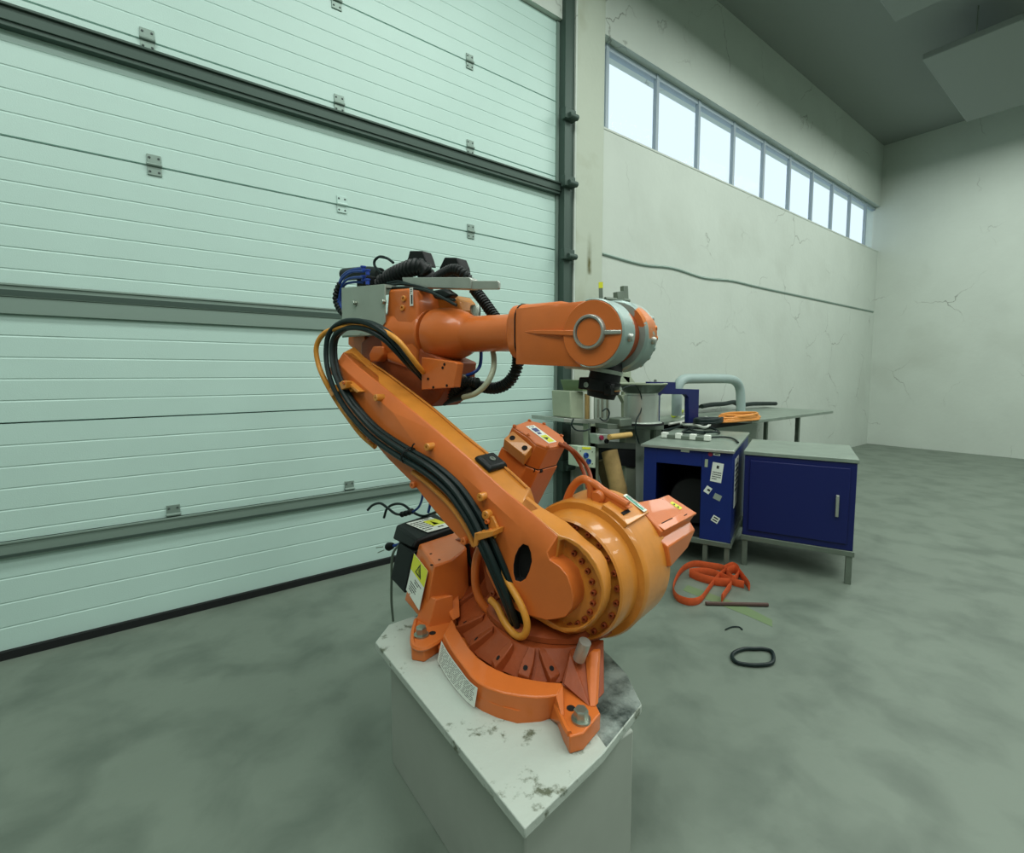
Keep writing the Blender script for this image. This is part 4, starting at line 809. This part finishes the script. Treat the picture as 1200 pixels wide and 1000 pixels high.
# button box
bb = tag(empty('button_box', (4.05, 2.9, 1.1)), 'small grey control box with one red and one black button', 'control box')
finish('box_body', zp(2.9, [(3.142,1.007),(3.288,0.995),(3.301,0.901),(3.155,0.914)], .1), 'greyplate', bb, world=True, bevel=.005)
finish('red_button', bm_lathe(([(3.187,0.973)][0][0], 2.9, [(3.187,0.973)][0][1]), (0, -1, 0), [(0, .022), (.02, .02)], 18), 'red', bb, world=True)
finish('black_button', bm_lathe(([(3.255,0.936)][0][0], 2.9, [(3.255,0.936)][0][1]), (0, -1, 0), [(0, .022), (.02, .02)], 18), 'blackp', bb, world=True)
pts = [(3.209,2.82,0.983),(3.499,2.82,0.983)]
bm = bm_cyl(pts[0], pts[1], .026, 16); bm_cyl(Vector(pts[0]) , Vector(pts[0]) + (Vector(pts[0]) - Vector(pts[1])) * .02, .02, 12, bm)
tag(finish('wooden_rod', bm, 'woodroll'), 'pale round wooden rod lying under the bench edge beside the button box', 'rod')
# cardboard tubes leaning
for i, (pp, r, m, lab) in enumerate((([(3.36,2.95,0.826),(3.338,2.75,0.305)], .075, 'wood', 'thick cardboard tube leaning under the bench, nearer and lighter one'), ([(3.411,3.1,0.71),(3.528,3,0.212)], .055, 'wood2', 'darker thin cardboard tube leaning behind the lighter one'))):
    a, b = Vector(pp[0]), Vector(pp[1]); d = (b - a); b = a + d * ((a.z - .01) / (a.z - b.z)) * .985
    L = (b - a).length
    tag(finish('cardboard_tube', bm_lathe(a, b - a, [(0.0, r * .8), (0, r), (L * .36, r), (L * .37, r * 1.04), (L * .42, r * 1.04), (L * .43, r), (L, r), (L, r * .8)], 24), m), lab, 'tube', 'cardboard tubes under the bench')

# hopper
hp = tag(empty('parts_hopper', (3.95, 3.15, 1.2)), 'cream feeder hopper with green funnel top standing on the bench left end', 'hopper')
a = [(3.059,1.487),(3.247,1.47),(3.226,1.382),(3.104,1.385)]
finish('green_funnel', bm_layers([[(x, 3.05, z) for x, z in a], [(x, 3.3, z) for x, z in a]]), 'greenhop', hp, world=True, bevel=.005)
finish('hopper_body', zp(3.12, [(3.015,1.389),(3.19,1.377),(3.194,1.124),(3.029,1.141)], .25), 'cream', hp, world=True, bevel=.01)
finish('copper_tube', bm_cyl(([(3.162,3.05,1.357)][0]), ([(3.166,3.05,1.131)][0]), .022, 14), 'wood', hp, world=True)
finish('white_tube', bm_cyl(([(3.171,3,1.343)][0]), ([(3.175,3,1.134)][0]), .018, 14), 'white', hp, world=True)
finish('guide_plate', zp(3.1, [(3.316,1.351),(3.494,1.338),(3.499,1.099),(3.321,1.118)], .03), 'greyplate', hp, world=True, bevel=.003)
for x in (0, 1, 2):
    p0, p1 = ([(3.201,2.95,1.313),(3.204,2.95,1.144)], [(3.257,2.95,1.327),(3.261,2.95,1.141)], [(3.325,2.95,1.325),(3.33,2.95,1.113)])[x]
    finish('guide_rod', bm_cyl(p0, p1, .012, 10), 'steel', hp, world=True)
finish('air_line', bm_tube([(3.204,2.9,1.209),(3.26,2.9,1.229),(3.295,2.9,1.189),(3.273,2.9,1.136),(3.217,2.9,1.124),(3.172,2.9,1.149)], .007, 8), 'cable', hp, world=True)
finish('air_line', bm_tube([(2.846,2.9,1.161),(2.826,2.9,1.111),(2.877,2.9,1.064),(2.97,2.9,1.05),(3.054,2.9,1.059)], .007, 8), 'cable', hp, world=True)

# upright stand seen over the wrist
st = tag(empty('upright_stand', (4.2, 3.38, 1.13)), 'tall grey stand with two uprights and a cross bar, tops showing above the wrist', 'stand')
finish('upright', bm_cyl([(3.682,3.38,2.411)][0], ([(3.737,3.38,1.036)][0][0], 3.38, 1.134), .028, 4), 'bench', st, world=True)
finish('yellow_tip', bm_cyl([(3.681,3.38,2.462)][0], [(3.683,3.38,2.403)][0], .03, 4), 'yellow', st, world=True)
finish('upright', zp(3.36, [(4.012,2.461),(4.081,2.468),(4.099,2.301),(4.017,2.293)], .05), 'bench', st, world=True, bevel=.003)
finish('top_block', zp(3.34, [(3.89,2.384),(3.99,2.403),(4.006,2.299),(3.898,2.298)], .06), 'bench', st, world=True, bevel=.004)
finish('cross_bar', bm_cyl([(3.726,3.36,2.298)][0], [(4.099,3.36,2.314)][0], .02, 12), 'bench', st, world=True)
finish('upright', zp(3.36, [(4.016,2.329),(4.098,2.336),(4.195,0.962),(4.109,0.968)], .04), 'cream', st, world=True, bevel=.003)
finish('brace', zp(3.3, [(3.897,1.55),(4.034,1.55),(4.238,1.375),(4.123,1.377)], .05), 'cream', st, world=True, bevel=.003)
finish('brace', zp(3.3, [(3.917,1.319),(3.999,1.316),(4.188,1.108),(4.088,1.104)], .05), 'cream', st, world=True, bevel=.003)
finish('brace', zp(3.3, [(3.984,1.353),(4.074,1.351),(4.083,1.04),(3.992,1.045)], .05), 'cream', st, world=True, bevel=.003)
finish('head_plate', zp(3.3, [(3.871,1.524),(4.063,1.505),(4.066,1.378),(3.875,1.382)], .06), 'cream', st, world=True, bevel=.003)
finish('stand_cable', bm_tube([(3.382,2.85,1.396),(3.475,2.85,1.426),(3.596,2.85,1.431),(3.661,2.85,1.366),(3.689,2.85,1.285),(3.679,2.85,1.189),(3.619,2.85,1.112),(3.609,2.85,1.008),(3.664,2.85,0.882)], .006, 8), 'cable', st, world=True)

# vibrating bowl feeder
bc = [(3.812,2.95,1.05)][0]
bf = tag(empty('bowl_feeder', bc), 'round vibrating bowl feeder with bright steel drum on the bench', 'bowl feeder')
finish('drum', bm_lathe(bc, (0, 0, 1), [(0.02, .20), (.03, .165), (.28, .165), (.29, .155), (.31, .155)], 48), 'chrome', bf, world=True)
finish('bowl', bm_lathe((bc[0], bc[1], bc[2] + .30), (0, 0, 1), [(0, .15), (.03, .19), (.085, .235), (.09, .24), (.09, .225), (.05, .17), (.03, 0)], 48), 'darkbowl', bf, world=True)
finish('bowl_rim', bm_lathe((bc[0], bc[1], bc[2] + .385), (0, 0, 1), [(0, .236), (.010, .243), (.016, .238), (.01, .228)], 48, cap=False), 'cream', bf, world=True)
finish('rubber_base', bm_lathe(bc, (0, 0, 1), [(0, .215), (.02, .215), (.02, .16)], 40), 'gasket', bf, world=True)
finish('control_block', bm_box((bc[0] - .40, bc[1] - .08, bc[2]), (bc[0] - .23, bc[1] + .08, bc[2] + .08)), 'bench', bf, world=True, bevel=.01)

# ================================================================== BLUE CART
KR = math.radians(-68)
ct = tag(empty('blue_cart', (3.297, 2.512, 0), KR), 'dark blue cabinet cart with worn grey worktop and stickers near the right wall', 'cart')
W_, D_, H_ = .685, 1.3, .955
finish('worktop', bm_box((-.02, -.02, H_ - .022), (W_ + .01, D_, H_)), 'cart_top', ct, bevel=.004)
finish('worktop_edge', bm_box((-.022, -.026, H_ - .024), (W_ + .012, -.02, H_ - .003)), 'alu', ct, bevel=.002)
op = [(0.103,0.805),(0.458,0.805),(0.461,0.243),(0.116,0.24)]
ox0, ox1, oz1 = op[0][0], op[1][0], op[0][1]
ZB = .22
bm = bm_box((0, 0, ZB), (ox0, .03, H_ - .022)); bm_box((ox1, 0, ZB), (W_, .03, H_ - .03), bm); bm_box((ox0, 0, oz1), (ox1, .03, H_ - .03), bm)
finish('front_panel', bm, 'blue', ct, bevel=.002)
bm = bm_box((W_ - .03, .03, ZB), (W_, D_ - .02, H_ - .022)); finish('side_panel', bm, 'blue', ct, bevel=.002)
finish('side_panel', bm_box((0, .03, ZB), (.03, D_ - .02, H_ - .022)), 'blue', ct, bevel=.002)
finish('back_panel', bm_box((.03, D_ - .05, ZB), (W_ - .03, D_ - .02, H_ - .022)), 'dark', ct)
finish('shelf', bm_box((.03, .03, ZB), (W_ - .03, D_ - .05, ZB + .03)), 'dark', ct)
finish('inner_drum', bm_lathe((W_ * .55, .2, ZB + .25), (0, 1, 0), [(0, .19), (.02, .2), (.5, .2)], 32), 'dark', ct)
fr_ = bm_box((-.01, -.01, ZB - .04), (W_ + .01, .03, ZB)); bm_box((W_ - .03, -.01, ZB - .04), (W_ + .01, D_, ZB), fr_); bm_box((-.01, -.01, ZB - .04), (.03, D_, ZB), fr_)
finish('bottom_frame', fr_, 'bench', ct, bevel=.003)
for x, y in ((0, 0), (W_ - .04, 0), (0, D_ - .06), (W_ - .04, D_ - .06), (W_ - .2, 0)):
    finish('leg', bm_box((x, y, 0), (x + .035, y + .04, ZB - .04)), 'bench', ct, bevel=.003)
def sticker(pts, marks=(), base='white', mats=('print',), name='sticker'):
    xs_ = [p[0] for p in pts]; 
    c = Vector((sum(xs_) / 4, -.001, sum(p[1] for p in pts) / 4))
    ex = Vector((pts[1][0] - pts[0][0], 0, pts[1][1] - pts[0][1])); ey = Vector((pts[0][0] - pts[3][0], 0, pts[0][1] - pts[3][1]))
    decal(name, c, ex, ey, ex.length, ey.length, list(marks), ct, base=base, mats=mats)
sticker([(0.545,0.851),(0.626,0.842),(0.606,0.689),(0.519,0.699)], textlines(-.4, .4, -.4, .05, 4, seed=21) + [(0, R(-.1, .2, .12, .36))])
sticker([(0.298,0.929),(0.364,0.928),(0.365,0.91),(0.299,0.912)])
sticker([(0.543,0.922),(0.593,0.92),(0.593,0.903),(0.544,0.905)], [(0, R(-.3, -.2, .3, .2))])
c = [(0.522,0.91)][0]
finish('red_round_sticker', bm_lathe((c[0], 0, c[1]), (0, -1, 0), [(0, .017), (.0015, .017), (.0015, 0)], 20), 'red', ct)
sticker([(0.485,0.869),(0.507,0.868),(0.503,0.803),(0.481,0.807)], base='cream', name='tape_piece')
sticker([(0.561,0.43),(0.609,0.406),(0.592,0.359),(0.534,0.387)], [(0, R(-.35, .1, .35, .32)), (0, R(-.35, -.3, .35, -.1))])
sticker([(0.494,0.658),(0.533,0.635),(0.528,0.6),(0.49,0.602)], [(0, R(-.1, -.1, .4, .2))], name='torn_sticker')
sticker([(0.565,0.605),(0.616,0.585),(0.604,0.549),(0.548,0.562)], base='greyplate', name='torn_sticker')
decal('side_notice', (W_ + .0005, .28, .66), (0, 1, 0), (0, 0, 1), .26, .4, textlines(-.4, .4, -.2, .4, 6, seed=30), ct)
# second blue cart to the right
c2_ = tag(empty('blue_cart', (3.74, 1.89, 0), KR), 'second dark blue cabinet cart cut by the right picture edge', 'cart')
finish('worktop', bm_box((0, 0, .90), (.75, .8, .93)), 'cart_top', c2_, bevel=.004)
finish('cabinet_body', bm_box((0.01, 0.01, .25), (.74, .79, .90)), 'darkblue', c2_, bevel=.004)
finish('door_leaf', bm_box((.05, -.005, .3), (.70, .012, .86)), 'darkblue', c2_, bevel=.004)
finish('door_pull', bm_box((.62, -.03, .5), (.64, -.004, .66)), 'alu', c2_, bevel=.003)
finish('bottom_frame', bm_box((0, 0, .21), (.75, .8, .25)), 'bench', c2_, bevel=.003)
for x, y in ((.01, .01), (.70, .01), (.01, .75), (.70, .75)): finish('leg', bm_box((x, y, 0), (x + .04, y + .04, .21)), 'bench', c2_, bevel=.003)

# rear table behind the cart
rt = tag(empty('rear_table', (5.2, 3.0, 0)), 'long grey table behind the blue cart against the wall', 'table')
finish('tabletop', bm_box((4.30, 3.12, .985), (7.6, 3.55, 1.02), bm_box((5.3, 2.6, .985), (7.6, 3.12, 1.02))), 'cart_top', rt, world=True, bevel=.004)
finish('apron', bm_box((4.62, 3.0, .90), (7.55, 3.5, .985)), 'dark', rt, world=True, bevel=.004)
for x in (4.7, 7.5):
    for y in (3.0, 3.45): finish('leg', bm_box((x, y, 0), (x + .05, y + .05, .985)), 'bench', rt, world=True, bevel=.003)
# blue welded frame
bfm = tag(empty('blue_steel_stand', (4.3, 2.85, 1.03)), 'navy blue stepped steel frame standing on the table behind the cart', 'stand')
o_ = [(3.805,1.465),(4.225,1.456),(4.228,1.391),(4.65,1.374),(4.653,1.014),(4.471,1.025),(4.457,1.294),(4.41,1.326),(4.004,1.341),(3.977,1.325),(3.974,1.057),(3.933,1.06),(3.922,1.343),(3.808,1.363)]
finish('frame_plate', zp(2.85, o_, .05), 'darkblue', bfm, world=True, bevel=.004)
finish('frame_screw', bm_cyl([(3.918,2.87,1.459)][0], [(3.917,2.87,1.484)][0], .014, 10), 'steel', bfm, world=True)
# grey hoop rail
hoop = [(4.628,3.1,1.08),(4.621,3.1,1.24),(4.631,3.1,1.372),(4.676,3.1,1.446),(4.772,3.1,1.479),(4.974,3.1,1.482),(5.426,3.1,1.479),(5.719,3.1,1.471),(5.886,3.1,1.432),(5.976,3.1,1.344),(6.009,3.1,1.191),(6.022,3.1,1.004)]
tag(finish('hoop_rail', bm_tube(hoop, .055, 16), 'hoop'), 'light grey bent tube hoop standing by the wall behind the blue frame', 'rail')
# things on the cart
def K3(pts, z): return [(x, y, z) for x, y in pts]
def onct(p): return wmat(ct) @ Vector(p)
wc = [onct((x, y, H_ + .035 + .012 * (i % 3))) for i, (x, y) in enumerate([(-0.099,1.332),(-0.029,1.472),(0.06,1.525),(0.189,1.504),(0.218,1.826),(0.162,2.129),(0.036,2.299),(-0.074,2.233),(-0.094,1.976),(-0.005,1.486),(0.086,1.255),(0.207,1.151),(0.289,1.2),(0.298,1.474),(0.22,1.936),(0.109,2.218)])]
tag(finish('white_cable', bm_tube(wc, .014, 8), 'white'), 'coiled white cable on the cart worktop behind the power strip', 'cable')
bc1 = [onct((x, y, H_ + .012 + .01 * (i % 3))) for i, (x, y) in enumerate([(-0.069,0.902),(0.002,1.115),(0.062,1.333),(0.198,1.061),(0.322,0.897),(0.431,0.887),(0.447,1.049),(0.365,1.245),(0.233,1.343),(0.14,1.197),(0.152,0.795),(0.261,0.712),(0.336,0.905)])]
tag(finish('black_cable_heap', bm_tube(bc1, .011, 8), 'cable'), 'tangled black cable on the cart worktop in front of the white coil', 'cable')
bc2 = [onct((x, y, H_ + .012)) for i, (x, y) in enumerate([(0.427,0.604),(0.509,0.686),(0.59,0.668),(0.645,0.542),(0.68,0.386)])]
tag(finish('black_lead', bm_tube(bc2, .008, 8), 'cable'), 'thin black lead running from the power strip to the cart right edge', 'cable')
ps = tag(empty('power_strip', onct((.1, .12, H_))), 'clear power strip with four white sockets near the cart front edge', 'power strip')
a_, b_2 = [(0.042,0.441),(0.453,0.428)]
A3, B3 = onct((a_[0], a_[1], H_ + .001)), onct((b_2[0], b_2[1], H_ + .001)); dA = (B3 - A3); nA = Vector((-dA.y, dA.x, 0)).normalized() * .03
finish('strip_body', bm_hull([p + n * s_ + Vector((0, 0, h)) for p in (A3, B3) for s_, n in ((-1, nA), (1, nA)) for h in (0, .035)]), 'bench', ps, world=True, bevel=.004)
for t in (.06, .36, .66, .95):
    c = A3 + dA * t; u_ = dA.normalized() * .026
    finish('white_socket', bm_hull([c + u_ * a + nA * 1.05 * b + Vector((0, 0, h)) for a in (-1, 1) for b in (-1, 1) for h in (.005, .052)]), 'white', ps, world=True, bevel=.003)
oc = []
rnd = random.Random(3)
ocp_ = [(4.872,2.75,1.082),(5.046,2.75,1.082),(5.231,2.75,1.043),(5.502,2.75,0.998),(5.789,2.75,0.97)]
base_ = Vector([(5.2,2.694,1.03)][0]); base_.z = 1.04
for k in range(6):
    z = 1.032 + .012 * k
    for t in range(7):
        oc.append((base_.x + .42 * math.cos(t * .9 + k) * (1 - .05 * k), base_.y - .0 + .12 * math.sin(t * .9 + k), z + .004 * (t % 2)))
tag(finish('orange_cable', bm_tube(oc, .012, 6, k=4), 'ocable'), 'heap of orange flexible cable on the rear table by the hoop', 'cable')
bk = []
for k in range(3):
    for t in range(8): bk.append((base_.x - .62 + .2 * math.cos(t * .785), base_.y - .0 + .10 * math.sin(t * .785), .1 + .936 + .016 * k + .002 * t))
tag(finish('black_cable_coil', bm_tube(bk, .014, 8, k=4), 'cable'), 'flat coil of thick black cable on the rear table left of the orange heap', 'cable')
wl = [(p[0], p[1], max(p[2], 1.06)) for p in [(5.693,3.5,1.105),(5.936,3.5,1.118),(6.256,3.5,1.117),(6.525,3.5,1.13),(6.74,3.5,1.085),(7.086,3.5,1.084),(7.763,3.5,1.03)]]
bm = bm_tube(wl, .022, 8); bm_tube([(p[0], p[1] - .05, p[2] + .01) for p in wl], .03, 8, bm)
tag(finish('wall_cable_bunch', bm, 'cable'), 'bunch of black cables running along the wall behind the hoop', 'cable')
yp = [(4.887,3.319,1.05),(5.521,3.624,1.05)]
tag(finish('lime_object', bm_cyl(yp[0], yp[1], .028, 10), 'limeg'), 'lime green plastic grip lying on the table below the blue frame', 'grip')

# ================================================================== ON THE FLOOR
def fl(pts, z=.02): return [(x, y, z) for x, y in pts]
sp = tag(empty('lifting_strap', (3.2, 1.9, 0)), 'orange webbing lifting strap lying in loops on the floor', 'strap')
l1 = fl([(3.499,1.864),(3.498,1.926),(3.459,1.997),(3.409,2.077),(3.284,2.088),(3.098,2.031),(2.898,1.932),(2.799,1.844),(2.782,1.78),(2.811,1.729),(2.889,1.715),(3.026,1.753),(3.203,1.805),(3.368,1.846),(3.484,1.855)], .028)
finish('strap_loop', bm_tube(l1, 1, 8, sx=.005, sy=.027, up=(0, 0, 1)), 'strap', sp, world=True)
l2 = fl([(3.225,2.012),(3.312,1.966),(3.356,1.893),(3.342,1.791),(3.322,1.715),(3.34,1.649)], .03)
finish('strap_loop', bm_tube(l2, 1, 8, sx=.005, sy=.028, up=(0, 0, 1)), 'strap', sp, world=True)
l3 = fl([(3.197,1.994),(3.19,1.905),(3.223,1.79),(3.275,1.715),(3.152,1.673),(3.015,1.634)], .034)
finish('strap_end', bm_tube(l3, 1, 8, sx=.006, sy=.032, up=(0, 0, 1)), 'strap', sp, world=True)
l4 = fl([(3.463,1.871),(3.578,1.865),(3.527,1.784),(3.35,1.73),(3.424,1.823),(3.537,1.816),(3.392,1.662),(3.329,1.606)], .036)
finish('strap_bunch', bm_tube(l4, 1, 8, sx=.006, sy=.034, up=(0, 0, 1)), 'strap', sp, world=True)
rp = [(2.893,1.679),(3.207,1.42)]
tag(finish('rusty_bar', bm_cyl((*rp[0], .013), (*rp[1], .013), .013, 8), 'rust'), 'thin rusty steel bar on the floor in front of the orange strap', 'bar')
bl = fl([(2.624,1.225),(2.582,1.256),(2.52,1.272),(2.462,1.266),(2.424,1.227),(2.442,1.185),(2.496,1.135),(2.573,1.105),(2.67,1.149),(2.665,1.193)], .012)
tag(finish('black_cord_loop', bm_tube(bl + [bl[0]], .010, 8), 'cable'), 'black cord loop on the floor at the right picture edge', 'cable')
wire = fl([(2.697,1.434),(2.758,1.425),(2.791,1.399),(2.779,1.372)], .006)
tag(finish('wire_scrap', bm_tube(wire, .004, 6), 'cable'), 'short bent dark wire scrap on the bare concrete floor', 'wire')
ym = [(2.966,1.901),(2.977,1.44),(2.965,1.282),(3.048,1.32),(3.088,1.496),(3.069,1.926)]
structure(finish('trim_2', bm_zprism(ym, .0005, .0015), 'greenhop'))
